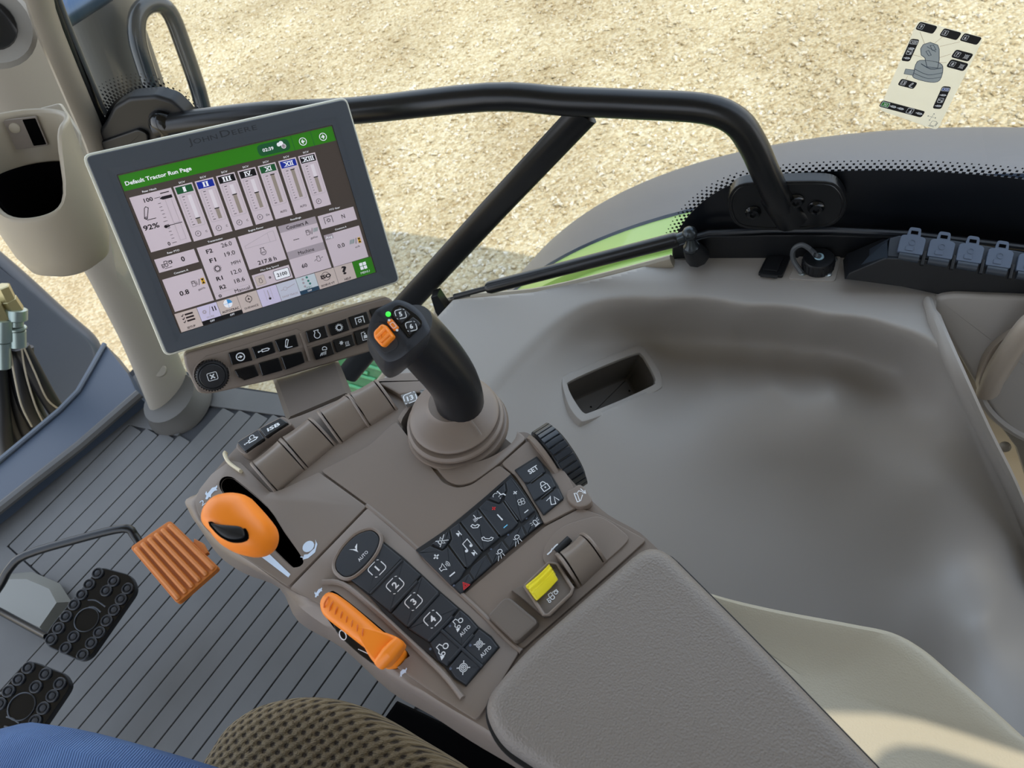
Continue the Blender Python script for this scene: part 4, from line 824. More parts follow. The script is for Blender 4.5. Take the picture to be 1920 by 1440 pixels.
bpn = t.nodes.new('ShaderNodeBump'); bpn.inputs['Distance'].default_value = .0035; L(mth('ADD', mth('MULTIPLY', sm, .5), mth('MULTIPLY', fib.outputs['Fac'], .35)), bpn.inputs['Height']); L(bpn.outputs[0], b.inputs['Normal'])
FSQ = Fr((0, 0, .50), (1, 0, 0), (0, 0, 1))
so = ccw(crv(FSQ.uvs('330,1475 372,1400 408,1352 462,1316 530,1297 600,1295 672,1314 745,1356 820,1402 900,1462 960,1530 800,1640 500,1600 350,1540'), 8))
cen = sum(so)/len(so)
prof = [(1.0, -.10), (1.03, -.06), (1.0, -.022), (.97, -.008), (.92, .004), (.84, .013), (.7, .019), (.5, .022), (.25, .022), (.03, .022)]
vf = rings([[FSQ.w(*(cen+(q-cen)*s), h-.012) for q in so] for s, h in prof])
sto = MB().add(vf, seat_m).build('driver_seat_cushion', label="tan and brown woven driver's seat cushion at the bottom edge", cat='seat')
me = sto.data; ul = me.uv_layers.new(name='UVMap'); 
co = np.array([q.co[:] for q in me.vertices])+OFF['driver_seat_cushion']; li = np.array([l.vertex_index for l in me.loops])
uvv = np.stack([(co[:, 0]*.9+co[:, 1]*.45)/.0125, (-co[:, 0]*.45+co[:, 1]*.9-(co[:, 2]-.5)*.9)/.0145], 1)[li]; ul.data.foreach_set('uv', uvv.ravel())
# dark seat base under it
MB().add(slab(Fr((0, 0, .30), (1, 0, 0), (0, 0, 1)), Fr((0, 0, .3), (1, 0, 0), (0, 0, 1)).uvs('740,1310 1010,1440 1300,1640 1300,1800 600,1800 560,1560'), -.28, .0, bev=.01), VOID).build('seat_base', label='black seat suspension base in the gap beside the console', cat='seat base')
# beige rear seat / trim cushion
LEA = mat('beige_leather', (172, 164, 144), .5, bump=.00022, bs=650, kind='leather')
FBE = Fr((0, 0, .46), (1, 0, 0), (0, 0, 1))
bo = ccw(crv(FBE.uvs('1100,1010 1200,1060 1330,1106 1450,1135 1600,1163 1680,1180 1740,1212 1800,1262 1870,1322 1940,1385 2060,1500 2000,1700 1500,1700 1150,1500 1000,1200'), 6)); cen = sum(bo)/len(bo)
one('rear_seat_cushion', rings([[FBE.w(*(cen+(q-cen)*s), h) for q in bo] for s, h in [(1.0, -.10), (1.0, -.05), (.995, -.026), (.98, -.012), (.955, -.003), (.92, .002), (.86, .004), (.74, .002), (.55, -.006), (.3, -.012), (.05, -.014)]]), LEA, label='smooth beige padded seat trim in the lower right corner', cat='seat trim')
# ---------------- person: denim leg
den = bpy.data.materials.new('denim'); den.use_nodes = True; t = den.node_tree; b = t.nodes['Principled BSDF']; b.inputs['Roughness'].default_value = .9; L = t.links.new
tcn = t.nodes.new('ShaderNodeTexCoord'); mpn = t.nodes.new('ShaderNodeMapping'); mpn.inputs['Rotation'].default_value = (0, 0, .5); wv = t.nodes.new('ShaderNodeTexWave'); wv.inputs['Scale'].default_value = 170; wv.inputs['Distortion'].default_value = 1.2; wv.inputs['Detail'].default_value = 2
L(tcn.outputs['Object'], mpn.inputs[0]); L(mpn.outputs[0], wv.inputs['Vector']); r = t.nodes.new('ShaderNodeValToRGB'); e_ = r.color_ramp.elements; e_[0].color = tuple(lin(c) for c in (48, 78, 128))+(1,); e_[1].color = tuple(lin(c) for c in (104, 138, 188))+(1,)
L(wv.outputs['Fac'], r.inputs[0]); n2 = t.nodes.new('ShaderNodeTexNoise'); n2.inputs['Scale'].default_value = 14; L(tcn.outputs['Object'], n2.inputs['Vector']); mx = t.nodes.new('ShaderNodeMixRGB'); mx.blend_type = 'MULTIPLY'; mx.inputs[0].default_value = .6
r3 = t.nodes.new('ShaderNodeValToRGB'); r3.color_ramp.elements[0].position = .35; r3.color_ramp.elements[0].color = (.55, .6, .7, 1); r3.color_ramp.elements[1].position = .6; L(n2.outputs['Fac'], r3.inputs[0]); L(r.outputs[0], mx.inputs[1]); L(r3.outputs[0], mx.inputs[2]); L(mx.outputs[0], b.inputs['Base Color'])
bpn = t.nodes.new('ShaderNodeBump'); bpn.inputs['Distance'].default_value = .0005; L(wv.outputs['Fac'], bpn.inputs['Height']); L(bpn.outputs[0], b.inputs['Normal'])
# seated body from the waist down, one skinned surface
def skin(name, pts, edges, radii, m, label, cat, sub=2):
    me = bpy.data.meshes.new(name); off = np.array(pts[0], float); me.from_pydata([tuple(np.array(q)-off) for q in pts], edges, []); me.materials.append(m)
    o = bpy.data.objects.new(name, me); COL.objects.link(o); o.location = tuple(off); OFF[o.name] = off
    sk = o.modifiers.new('s', 'SKIN'); sk.use_smooth_shade = True
    for i, q in enumerate(me.skin_vertices[0].data): q.radius = radii[i]; q.use_root = (i == 0)
    sb = o.modifiers.new('d', 'SUBSURF'); sb.levels = sub; sb.render_levels = sub
    return tag(o, label, cat)
KN = V(-.228, .528, .626)
per = skin('person', [(-.22, -.06, .62), (-.14, .02, .595), (-.160, .30, .625), tuple(KN), (-.255, .580, .56), (-.262, .57, .32), (-.265, .58, .09), (-.34, .02, .595), (-.40, .25, .582), (-.45, .45, .57), (-.47, .50, .50), (-.48, .53, .30), (-.48, .54, .09), (-.22, -.10, .74)],
    [(0, 1), (1, 2), (2, 3), (3, 4), (4, 5), (5, 6), (0, 7), (7, 8), (8, 9), (9, 10), (10, 11), (11, 12), (0, 13)],
    [(.12, .12), (.095, .09), (.088, .084), (.075, .072), (.068, .068), (.062, .062), (.05, .05), (.095, .09), (.088, .084), (.075, .072), (.068, .068), (.062, .062), (.05, .05), (.15, .11)], den, 'seated person in blue denim jeans at the lower left, right knee in view', 'person')
for x_ in (-.245, -.48):
    Fsh = Fr((x_, .56, .0), (1, 0, 0), (0, 0, 1)); so_ = ccw(crv([(-.04, -.08), (.04, -.08), (.048, .05), (.045, .14), (.02, .19), (-.02, .19), (-.045, .14), (-.048, .05)], 4)); so_ = [Fsh.w(q[0], q[1])[:2]-Fsh.o[:2] for q in so_]
    one('shoe', pebble(Fsh, so_, [(1, .004), (1.02, .02), (.97, .05), (.8, .08, 0, -.02), (.5, .10, 0, -.03)]), mat('shoe_brown', (70, 50, 36), .7), parent=per)
# ================================================================== DISPLAY
FM = Fr((.26, .839, .846), (.866, -.431, -.253), (-.287, -.844, .453))
O0 = FM.o-FM.n*.0
k_ = .001
def R_(x0, y0, x1, y1): return [(x0*k_, -y0*k_), (x1*k_, -y0*k_), (x1*k_, -y1*k_), (x0*k_, -y1*k_)]
disp = empty('touch_display', FM.w(.15, -.117, -.03), 'large tilted touch display showing the run page on its lit screen', 'display')
one('casing', slab(FM, rnd(ccw(R_(0, 0, 300, 234.5)), .009, 4), -.030, -.0045, bev=.003, bot=-.0), RIM, parent=disp, label='pale grey rear casing')
one('back_shell', slab(Fr(FM.o-FM.n*.055, FM.u, FM.n), rnd(ccw(R_(14, 14, 286, 220)), .02, 4), 0, .026, bev=.004), BEZEL, parent=disp)
bz = MB(); bo_ = rnd(ccw(R_(3.4, 3.2, 296.6, 231.3)), .006, 4); bi = rnd(ccw(R_(25.4, 27.6, 272, 212.6)), .0012, 4)
n1 = rnd(ccw(R_(17, 19, 280.5, 222)), .004, 4)
f3 = lambda L, h: [FM.w(q[0], q[1], h) for q in L]
bz.add(rings([f3(bo_, -.006), f3(bo_, -.0008), f3(offset(bo_, .0009), .0), f3(n1, .0), f3(offset(n1, .0018), -.0009), f3(bi, -.0012), f3(bi, -.0034)], False, False), BEZEL)
bz.build('bezel', parent=disp, ang=30)
FS_ = Fr(FM.o-FM.n*.0028, FM.u, FM.n)
def em(name, rgb, e=.26): return mat(name, rgb, .18, emit=e, spec=.5)
SW = em('screen_tile', (205, 190, 198)); SD = em('screen_dark', (66, 58, 54), .35); SB_ = em('screen_black', (10, 12, 20), .3); SG = em('screen_green', (44, 122, 20)); SBL = em('screen_blue', (20, 44, 150)); SG2 = em('screen_dark_green', (24, 84, 48)); ST = em('screen_text', (26, 22, 30), .3)
SWH = em('screen_white', (245, 245, 250)); SBAR = em('screen_bar', (150, 138, 128)); STN = em('screen_tan', (198, 182, 176)); SLV = em('screen_lavender', (205, 196, 222)); SGR = em('screen_grey', (166, 154, 162)); SAM = em('screen_amber', (220, 170, 40)); SCY = em('screen_sky', (70, 150, 210)); STE = em('screen_teal', (54, 120, 110))
scr = one('screen', slab(FS_, ccw(R_(25.6, 27.8, 271.8, 212.4)), -.001, 0, bev=.0001, seg=1), SD, parent=disp, label='lit colour screen')
I = Ink().on(FS_, .00015)
def T(s, x, y, cap, m=ST, al='c', w=None, b=.012, l=3): I.text(s, x*k_, -y*k_, cap*k_, m, l, al, b, None if w is None else w*k_)
def B(x0, y0, x1, y1, m, l=0): I.rect(x0*k_, -y1*k_, x1*k_, -y0*k_, m, l)
def IC(n, x, y, s, m=ST, w=.15, l=3): icon(I, n, s*k_, m, x*k_, -y*k_, w, l)
def LN(pts, w, m=ST, l=3): I.path([(a*k_, -b*k_) for a, b in pts], w*k_, m, l)
B(26.6, 29, 271, 46, SG); T('Default Tractor Run Page', 30.2, 40.6, 4.2, SWH, 'l', 71.2, .022)
I.poly([(x*k_, -y*k_) for x, y in [tuple(q) for q in rrect(178, 31, 216, 44, 5.5, 4)]], SG2, 1)
T('02:39', 183.5, 39.6, 3.6, SWH, 'l', 13, .02); I.disc((.2035, -.0355), .0022, SWH, 3); I.disc((.2065, -.0348), .0026, SWH, 3); I.disc((.2085, -.0385), .0026, SGR, 4); I.ring((.2085, -.0385), .0026, .0004, SWH, 5)
T('!', 208.5, 39.8, 2.6, ST, l=6)
for x in (219.8, 243.9): B(x, 29, x+.5, 46, SG2, 1)
for x, n in ((232, 0), (257, 1)):
    I.ring((x*k_, -.0385), .0042, .0008, SWH, 3); I.poly([((x+(.7 if n else -.7)*a)*k_, -.0385+b*k_) for a, b in ((-3, .8), (0, .8), (-1, 2.4), (.6, 2.4), (3, 0), (.6, -2.4), (-1, -2.4), (0, -.8), (-3, -.8))], SWH, 3)
def hd(x0, y, x1, s, w): T(s, (x0+x1)/2, y, 2.0, SWH, w=w, b=.01)
hd(28.7, 51.8, 73.6, 'Rear Hitch', 15)
B(28.7, 53.6, 73.6, 115.8, SW)
T('100', 46.5, 62.4, 4.2, w=9.5, b=.02); LN([(53, 60.6), (59.5, 60.6)], .5); LN([(60.5, 57), (70, 57)], 1.0)
I.poly([(q[0]*k_, -q[1]*k_) for q in ((58, 62.2), (61, 60.6), (71.5, 60.6), (71.5, 64), (61, 64))], ST, 3)
for k in range(11): LN([(54.5 if k not in (5,) else 53, 67+k*4.0), (57.5, 67+k*4.0)], .4)
LN([(63, 64), (63, 111)], .3, SGR); LN([(69.5, 64), (69.5, 111)], .3, SGR); LN([(63, 111), (69.5, 111)], .3, SGR); LN([(63, 91), (69.5, 91)], .3, SGR)
IC('arm', 40, 74, 7.5, w=.09); T('92%', 39, 91.5, 5.4, w=17, b=.02); T('0', 50, 113.6, 4.0, w=2.8, b=.02); LN([(53.5, 111.8), (58.5, 111.8)], .5)
IC('cyl', 55, 92.8, 2.6, w=.4); LN([(57, 92.4), (71.5, 92.4)], .7); I.disc((.0535, -.0928), .0018, ST, 3)
SC = [(76.1, 97, 'I', SG2, .20, 'C'), (99.7, 120.6, 'II', SBL, .36, 'C'), (123.8, 145, 'III', SB_, .66, 'C'), (148.4, 169.5, 'IV', SB_, .54, 'Ds'), (172.3, 193.3, 'XI', SG2, 1, 'A'), (196.8, 218.2, 'XII', SBL, 1, 'A'), (221, 242, 'XIII', SB_, .55, '')]
for x0, x1, nm, c, fl_, lab in SC:
    hd(x0, 51.8, x1, 'SCV', 7); B(x0, 53.4, x1, 116.6, SW); B(x0+1.4, 54.8, x1-1.4, 62.6, c, 1)
    # roman numeral with serifs
    wn = {'I': 3.4, 'II': 6.5, 'III': 10, 'IV': 8.5, 'XI': 8.5, 'XII': 12, 'XIII': 15.5}[nm]; cx_ = (x0+x1)/2
    T(nm, cx_, 61.0, 4.6, SWH, w=wn*.86, b=.02); LN([(cx_-wn/2, 56.2), (cx_+wn/2, 56.2)], .5, SWH); LN([(cx_-wn/2, 61.1), (cx_+wn/2, 61.1)], .5, SWH)
    I.path([(q[0]*k_, -q[1]*k_) for q in rrect(x0+2.6, 64.5, x1-2.2, 101, 1.6)], .3*k_, SGR, 1, True)
    bx0 = x0+11; B(bx0, 66, bx0+4.2, 99, em('screen_pale_tile', (222, 212, 218)), 1); yt = 99-33*fl_; B(bx0, yt, bx0+4.2, 99, SBAR, 2); B(bx0-.6, yt-.5, bx0+4.8, yt+.6, ST, 3)
    for k in range(11): e = k in (0, 10); LN([(x0+5, 66.4+3.2*k), (x0+(8 if e else 6.8), 66.4+3.2*k)], .6 if e else .4)
    if lab == 'A': T('AUTO', x0+12, 111, 2.5, w=8, b=.01)
    else:
        IC('clock', x0+7.5, 109.2, 3.3, w=.12)
        if lab: T(lab, x0+17, 110, 2.3, w=2 if lab == 'C' else 4, b=.0)
B(245, 47, 271, 117, SD)
hd(28.7, 122.2, 73.6, 'Rear PTO', 13.5); B(28.7, 124.4, 73.2, 140.0, SW); IC('trac2', 39.5, 132, 5.6, w=.1); LN([(36, 137), (44, 137)], .5); T('0', 58, 134.6, 5.4, w=4, b=.025)
hd(28.7, 146.0, 73.6, 'Counters A', 16); B(28.7, 148.2, 73.7, 187.2, SW); T('0.8', 46, 171.6, 5.4, w=10.5, b=.02); IC('fuel', 60, 162.2, 3.4, w=.14); LN([(64.3, 165.6), (66.6, 158.6)], .6); B(68, 158.6, 71.8, 165.6, SAM, 2); IC('glass', 69.9, 162.1, 3.2); T('gal/h', 65.5, 171.2, 2.2, w=8, b=0)
hd(76.3, 122.2, 121, 'Transmission', 17); B(76.3, 124.3, 121, 187.4, SW)
for a, b_, y in (('F2', '26.0', 134.2), ('F1', '19.0', 145.2), ('R1', '12.0', 167.3), ('R2', '18.6', 178)): T(a, 88.3, y-.5, 4.6, w=7.2, b=.022); T(b_, 109, y-2.6, 4.9, w=12, b=.002)
IC('gear', 90, 153.2, 5, w=.14); T('MPH', 112, 154, 4.0, w=10.5, b=.012); LN([(78, 180.6), (119, 180.6)], .2, SGR); T('Manual', 108.5, 186.2, 4.2, w=18, b=.014); IC('gear', 82, 184.4, 2.2, w=.3)
hd(124, 122.2, 169.6, 'Engine Power', 18); B(124, 124.3, 169.6, 164.8, SW)
I.path([(q[0]*k_, -q[1]*k_) for q in ((128, 137), (160, 128.5), (165, 128.5), (165, 140), (128, 140))], .35*k_, SGR, 2, True); LN([(157.5, 129.5), (157.5, 140)], .35, SGR)
IC('eng', 146, 148.5, 4.6, w=.12); T('KW', 146, 150.5, 1.9, w=4, b=.01); T('217.8 h', 147, 162.3, 4.6, w=22.5, b=.014)
hd(124, 170.2, 169.6, 'Max Eng Speed', 22); B(124, 172, 169.6, 188.4, SW)
I.path([(q[0]*k_, -q[1]*k_) for q in rrect(126.3, 174.6, 137.6, 186.2, 1.2)], .5*k_, SGR, 2, True); I.poly([(q[0]*k_, -q[1]*k_) for q in rrect(126.5, 174.8, 137.4, 186, 1.2)], STN, 1); IC('eng', 132, 180.8, 3, w=.14)
IC('gear', 143.5, 180.3, 1.6, w=.4); I.poly([(q[0]*k_, -q[1]*k_) for q in rrect(149.2, 174.6, 167.6, 185.8, 1.6)], SWH, 1); I.path([(q[0]*k_, -q[1]*k_) for q in rrect(149.2, 174.6, 167.6, 185.8, 1.6)], .6*k_, ST, 2, True); T('2100', 158.4, 182.4, 4.2, w=12.5, b=.02)
hd(172, 122.6, 218.6, 'Readings', 13); B(172, 125.2, 218.6, 190, SW); B(172, 125.2, 218.6, 133.4, SGR, 1); T('Counters A', 194.5, 131.7, 4.2, w=27, b=.014)
T('---', 188, 146.8, 4.0, w=7, b=.02); IC('fuel', 204.6, 141.4, 3.3, w=.14); LN([(208.2, 144.8), (210.6, 137.6)], .6); IC('hatch', 214, 140.6, 2.8, STE); T('gal/ac', 209.5, 150, 2.3, w=9, b=0)
B(172, 157.2, 218.6, 166.6, SGR, 1); T('Machine', 195, 164.3, 4.2, w=20, b=.014); T('60', 187.5, 180.8, 4.8, w=7, b=.016); IC('eng', 206.5, 175.3, 3.6, w=.14); LN([(201, 177), (203, 175)], .5); LN([(210, 175), (212.4, 174.4)], .5)
hd(221.5, 123.4, 267.8, 'PTO Gear', 13.5); B(221.5, 126, 267.8, 142.2, SW); IC('pto', 233, 133.4, 5.2, w=.1); T('N', 252, 136.4, 5.0, w=4, b=.02)
hd(221.5, 148.0, 267.8, 'Counters A', 15); B(221.5, 150.0, 267.8, 190.6, SW); B(221.5, 150, 232.5, 156.4, SGR, 1); T('Avg', 227, 155, 3, SWH, w=8.5, b=.0, l=4)
T('0.0', 238.5, 170, 4.9, w=9, b=.008); IC('hatch', 253, 166.8, 3.2, STE); LN([(257.2, 170.6), (259.4, 163.6)], .6); B(261, 164, 264.6, 171, SAM, 2); IC('glass', 262.8, 167.5, 3.1); T('ac/h', 258, 175.6, 2.2, w=6, b=0)
tabs = [(27, 52.2, STN), (52.6, 75.2, SLV), (75.6, 99.4, STN), (99.8, 123.1, STN), (123.5, 147.2, SLV), (147.6, 171.7, em('screen_pale', (196, 198, 212))), (172.1, 196, em('screen_pale2', (196, 205, 212))), (196.4, 220.8, STN), (221.2, 245.2, STN), (245.6, 270.9, SG)]
for i, (x0, x1, m_) in enumerate(tabs):
    off_ = i in (1, 2, 6); B(x0, 189.3+i*.2, x1, 207.0 if off_ else 212, m_)
    if off_: B(x0-.4, 207.0, x1+.4, 212, SB_ if i < 3 else em('screen_steel', (40, 66, 88))); T('OFF', (x0+x1)/2, 210.6, 2.2, SWH, w=5.4, b=.01)
IC('setup', 40, 197.8, 7.0); T('SETUP', 39.5, 210.2, 2.5, w=9.4, b=.01)
IC('gear', 59, 197, 2.8, SGR, w=.3); LN([(63.5, 202), (66.5, 192.5)], .5, SGR); LN([(69, 193.5), (69, 199)], 1.1); LN([(72, 193.5), (72, 199)], 1.1); T('WORK', 63.5, 205.4, 2.2, SGR, w=9, b=.0)
I.disc((.0873, -.1955), .005, SWH, 2); I.poly([(87.3*k_, -195.5*k_)]+[(x*k_, y*k_) for x, y in [(87.3+5*math.cos(t), -195.5+5*math.sin(t)) for t in np.linspace(0, math.pi/2, 6)]], SCY, 3); LN([(82, 195.5), (92.5, 195.5)], .4, SCY); LN([(87.3, 190.3), (87.3, 200.7)], .4, SCY); T('AUTOTRAC', 87.4, 205.2, 2.6, w=20, b=.014)
IC('guid', 111.5, 197.5, 5.2, w=.12); T('GUIDANCE', 111.4, 208.6, 2.4, w=17, b=.008)
LN([(135.4, 194), (135.4, 204)], .9, SGR); I.disc((.1354, -.2045), .0015, ST, 3); LN([(131.5, 192.5), (131.5, 206)], .3, SGR); LN([(139.3, 192.5), (139.3, 206)], .3, SGR)
I.ring((.1562, -.1985), .0022, .0004, SGR, 3); LN([(150.5, 199.5), (154, 199)], .5, SGR); LN([(158.4, 198.6), (169, 196)], .6, SGR); T('SWAP TRACK', 159.6, 208.8, 2.4, SGR, w=20, b=.01)
for a, b_ in ((180, 194), (179.5, 198.3), (180, 203), (185.5, 193), (186, 197.6), (187, 201.4)): I.disc((a*k_, -b_*k_), .0014, STE if a > 183 else SGR, 3)
T('ITEC', 184.6, 206.6, 2.2, STE, w=7.6, b=.0)
I.ring((.2085, -.1985), .0052, .0005, ST, 2); T('ISO', 208.5, 200.6, 4.3, w=13, b=.045, l=4); T('ISOBUS VT', 208, 209.8, 2.4, w=17.5, b=.008)
T('?', 233, 202.6, 9.6, w=6.8, b=.03); T('HELP', 234, 210.6, 2.6, w=8.4, b=.012)
for a in (0, 1):
    for b_ in (0, 1): I.poly([(q[0]*k_, -q[1]*k_) for q in rrect(253.4+a*4.8, 195.2+b_*4.8, 257.4+a*4.8, 199.2+b_*4.8, .5)], SWH, 3)
T('MENU', 258, 209.2, 2.7, SWH, w=12, b=.014)
for y0 in (189.2,): LN([(27, y0), (270.8, 191.2)], .35, SD, 1)
I.build('screen_tiles', parent=scr, smooth=False, label='run page tiles with gauges, numbers and menu row')
# maker's name pressed into the top of the bezel
I = Ink().on(FM, .00008)
def sc_txt(word, x0, x1, y0, y1, m):
    w_ = textmesh(word, .0)[2]; x = x0; wd = x1-x0
    big = textmesh(word[0], 0)[2]*1.32; rest = [textmesh(c, 0)[2] for c in word[1:]]; gap = .14*(len(word)-1); k = wd/(big+sum(rest)+gap)
    b_ = big*k; I.text(word[0], (x0)*k_, -y0*k_, y1*k_, m, 0, 'l', .0, b_*k_); x += b_+.14*k
    for c, r__ in zip(word[1:], rest): I.text(c, x*k_, -y0*k_, y1*.74*k_, m, 0, 'l', .0, r__*k*k_); x += (r__+.14)*k
u0 = FM.uv(355, 273); u1 = FM.uv(408, 258); u2 = FM.uv(415, 258); u3 = FM.uv(482, 241)
sc_txt('JOHN', u0[0]*1000, u1[0]*1000, -(u0[1])*1000-.4, 7.2, BEZELT); sc_txt('DEERE', u2[0]*1000, u3[0]*1000, -(u2[1])*1000, 7.2, BEZELT)
I.build('maker_name', parent=disp, smooth=False, label='maker name in dark letters')
# ================================================================== KEY BAR UNDER THE DISPLAY
FK = Fr(FM.o-FM.n*.006, FM.u, FM.n)
kb = empty('shortcut_key_bar', FK.w(.14, -.27, -.02), 'slim taupe shortcut key bar with dial below the display', 'key bar')
one('housing', slab(FK, rnd(ccw(FK.uvs('344,664 348,690 372,738 396,739 512,713 700,658 722,630 738,600 745,572 728,556 560,604')), .006, 4), -.020, .0, bev=.003, seg=3), BROWN, parent=kb)
one('top_rail', slab(Fr(FK.o+FK.n*.001, FK.u, FK.n), FK.uvs('384,668 430,655 556,616 566,622 720,572 726,578 716,604 574,650 380,700'), -.002, .0004, bev=.0005), BROWN, parent=kb)
one('divider_rib', tube([FK.pt(*q, .002) for q in px('563,624 571,645 580,676')], .0016, 8), BROWN, parent=kb)
KB = [('428,662 466,653 474,676 435,685', 'arrowc'), ('471.5,651.6 510.8,640.6 517.4,661 480,673.4', 'cyl'), ('515,638.4 554.6,627.5 560.4,649.4 524,660.3', 'arm'),
      ('439.4,694.6 477.3,684.4 486,704.8 458,714 447,708', None), ('484.6,681.5 522.5,671.3 530.5,694.6 491.9,705.5', None), ('526.9,669 566.3,659.6 572,680 535.6,693.9', None),
      ('573,621.7 609.6,610.7 616,631.9 579,643.5', 'eng'), ('614.7,609.3 650.4,597.6 656.3,618.8 622,630.4', 'gear'), ('653.3,595.4 688.3,584.5 695,605.6 661.4,616.6', 'pto'), ('692.7,581.6 728,571 735,592 700,603', None),
      ('584.8,652.3 621.3,641.4 627.8,664 592.8,675.6', 'lamp'), ('624.2,638.4 660.6,627.5 666.5,647.2 631.5,661.8', 'acheat'), ('663.5,623 700,612 706,634 670,648', 'seat')]
LB = {'arrowc': 'key with a circled arrow', 'cyl': 'key with a cylinder symbol', 'arm': 'key with a lift arm symbol', 'eng': 'key with an engine symbol', 'gear': 'key with a gear symbol', 'pto': 'key with a power shaft symbol', 'lamp': 'key with a lamp symbol', 'acheat': 'key with snowflake and heat symbols', 'seat': 'key with a seat symbol'}
for s_, ic in KB:
    q = px(s_); o_ = MB(); pl_ = FK.uvs(q, .004); o_ = Ink(); o_.add(slab(FK, rnd(ccw(pl_), .0012, 3), -.001, .0040, bev=.0010, seg=2), BLACKG)
    if ic:
        c = (sum(a for a, b in q)/len(q), sum(b for a, b in q)/len(q)); f = FK.at(c, (22, -6.2), .004); o_.on(f, .0001); icon(o_, ic, .0056 if ic not in ('cyl', 'acheat') else .0066, WHITE, w=.16)
    o_.build('key', parent=kb, smooth=False, label=LB.get(ic))
dc = FK.pt(397, 702, .006)
one('dial_well', lathe(FK.pt(397, 702, 0), FK.n, [(.0215, -.002), (.0215, .0008), (.020, .0014), (.0185, .0)], 30, cap=False), BROWN, parent=kb)
dl = one('dial', lathe(FK.pt(397, 702, 0), FK.n, [(.0185, -.004), (.0185, .0085), (.0172, .0105), (.0160, .0108), (.0150, .0102), (.0148, .0112), (.0140, .0120), (.004, .0122)], 40), BLACKM, parent=kb)
for k in range(36):
    an = k*math.pi/18; a = FK.pt(397, 702, 0)+(FK.u*math.cos(an)+FK.v*math.sin(an))*.0187; one('grip_tooth', tube([a, a+FK.n*.009], .0009, 5), BLACKG, parent=dl)
f = FK.at((395, 706), (22, -6.2), .0124); I = Ink().on(Fr(FK.pt(397, 702, 0)+FK.n*.0123, f.u, f.n), .0001); icon(I, 'x', .0058, WHITE, w=.16); I.build('dial_print', parent=dl, smooth=False)
# ================================================================== CONTROL CONSOLE
FC = Fr((0, 0, .70), (.949, -.316, 0), (0, 0, 1))
con = empty('control_console', (.12, .32, .60), 'taupe right-hand control console with keypads, orange controls and padded armrest', 'control console')
rows = [((362, 938), (357, 950)), ((367, 962), (361, 968)), ((382, 988), (374, 990)), ((420, 1020), (411, 1042)), ((470, 1053), (458, 1075)), ((540, 1103), (524, 1103)), ((600, 1132), (560, 1166)), ((650, 1182), (643, 1216)), ((730, 1250), (731, 1296)), ((820, 1312), (810, 1342)), ((905, 1362), (885, 1391)), ((1010, 1430), (985, 1450)), ((1100, 1495), (1080, 1510)), ((1230, 1560), (1210, 1570))]
L0 = [FC.w(*FC.uv(*a), -.003) for a, b in rows]; L1 = [Z(*b, .668) for a, b in rows]
rest = px('1690,1490 1650,1442 1400,1190 1222,1016 1190,990 1140,962 1098,925 1060,885 1020,835 988,808 960,806 925,780 870,728 800,700 745,699 690,716 650,738 560,776 520,788 480,803 452,824 434,842 405,874 380,905')
for q in rest:
    a = FC.w(*FC.uv(*q), -.003); L0.append(a); L1.append(a+V(0, 0, -.032))
L0c = [V(*q, 0) for q in crv([a[:2] for a in L0], 4)]; L1c = crv(L1, 4)
L0w = [V(q[0], q[1], .697) for q in L0c]; c0 = sum(L0w)/len(L0w)
mid = [a*.45+b*.55+V(0, 0, .010) for a, b in zip(L0w, L1c)]
hi = [a*.80+b*.20+V(0, 0, .0045) for a, b in zip(L0w, L1c)]
low1 = [c0+(q-c0)*V(.72, .94, 1)+V(.012, .0, -.045) for q in L1c]; low2 = [c0+(q-c0)*V(.40, .8, 1)+V(.035, .02, -.10) for q in L1c]
for L_, z_ in ((low1, .625), (low2, .56)):
    for q in L_: q[2] = z_
hous = one('housing', rings([low2, low1, L1c, mid, hi, L0w]), BROWN, parent=con, ang=32)
def panel(name, s_, h=.0, th=.003, m=BROWN, r=.002, inset=.0004, bev=.0007, F=FC, par=con, **k):
    return one(name, slab(F, rnd(offset(ccw(F.uvs(s_, h)), inset), r, 3), h-th, h, bev=bev), m, parent=par, **k)
p1 = panel('lever_panel', '365,938 372,918 396,888 432,862 452,866 466,880 508,922 530,916 598,884 688,949 540,1101 476,1058 424,1022 386,986 369,960')
p2 = panel('centre_panel', '599,882 632,866 690,836 742,788 752,800 790,850 832,905 858,914 884,908 936,870 964,892 905,938 787,1033 690,948', r=.004)
p3 = panel('boot_panel', '743,786 752,772 785,735 830,722 900,752 960,803 978,812 988,822 938,868 886,905 858,911 836,902 792,846 756,800', r=.008)
p4 = panel('select_frame', '938,869 988,826 1003,824 1040,858 1066,892 1082,925 1086,950 1019,984 1008,960 966,893', h=.0008, r=.003)
p5 = panel('column_panel', '690,950 788,1036 862,1116 975,1222 906,1335 893,1352 820,1306 735,1246 652,1180 602,1134 541,1104', r=.003)
p6 = panel('shelf_panel', '864,1117 1021,986 1088,951 1130,966 1214,1012 1150,1070 978,1220', h=-.0005, r=.003)
# bevelled ridge between slider and keys, raised centre seam ridge
one('ridge', tube(crv([FC.pt(*q, -.0) for q in px('606,1092 645,1096 700,1140 760,1195 830,1262 868,1310')], 4, False), [(.0035, .0022)]*21, 10), BROWN, parent=con)
one('ridge', tube(crv([FC.pt(*q, -.0015) for q in px('688,948 725,978 790,1036 800,1050 862,1113')], 3, False), [(.0022, .0022)]*13, 8), BROWN, parent=con)
one('ridge', tube(crv([FC.pt(*q, -.001) for q in px('862,1112 905,1152 950,1198 978,1222')], 3, False), [(.0022, .0022)]*10, 8), BROWN, parent=con)
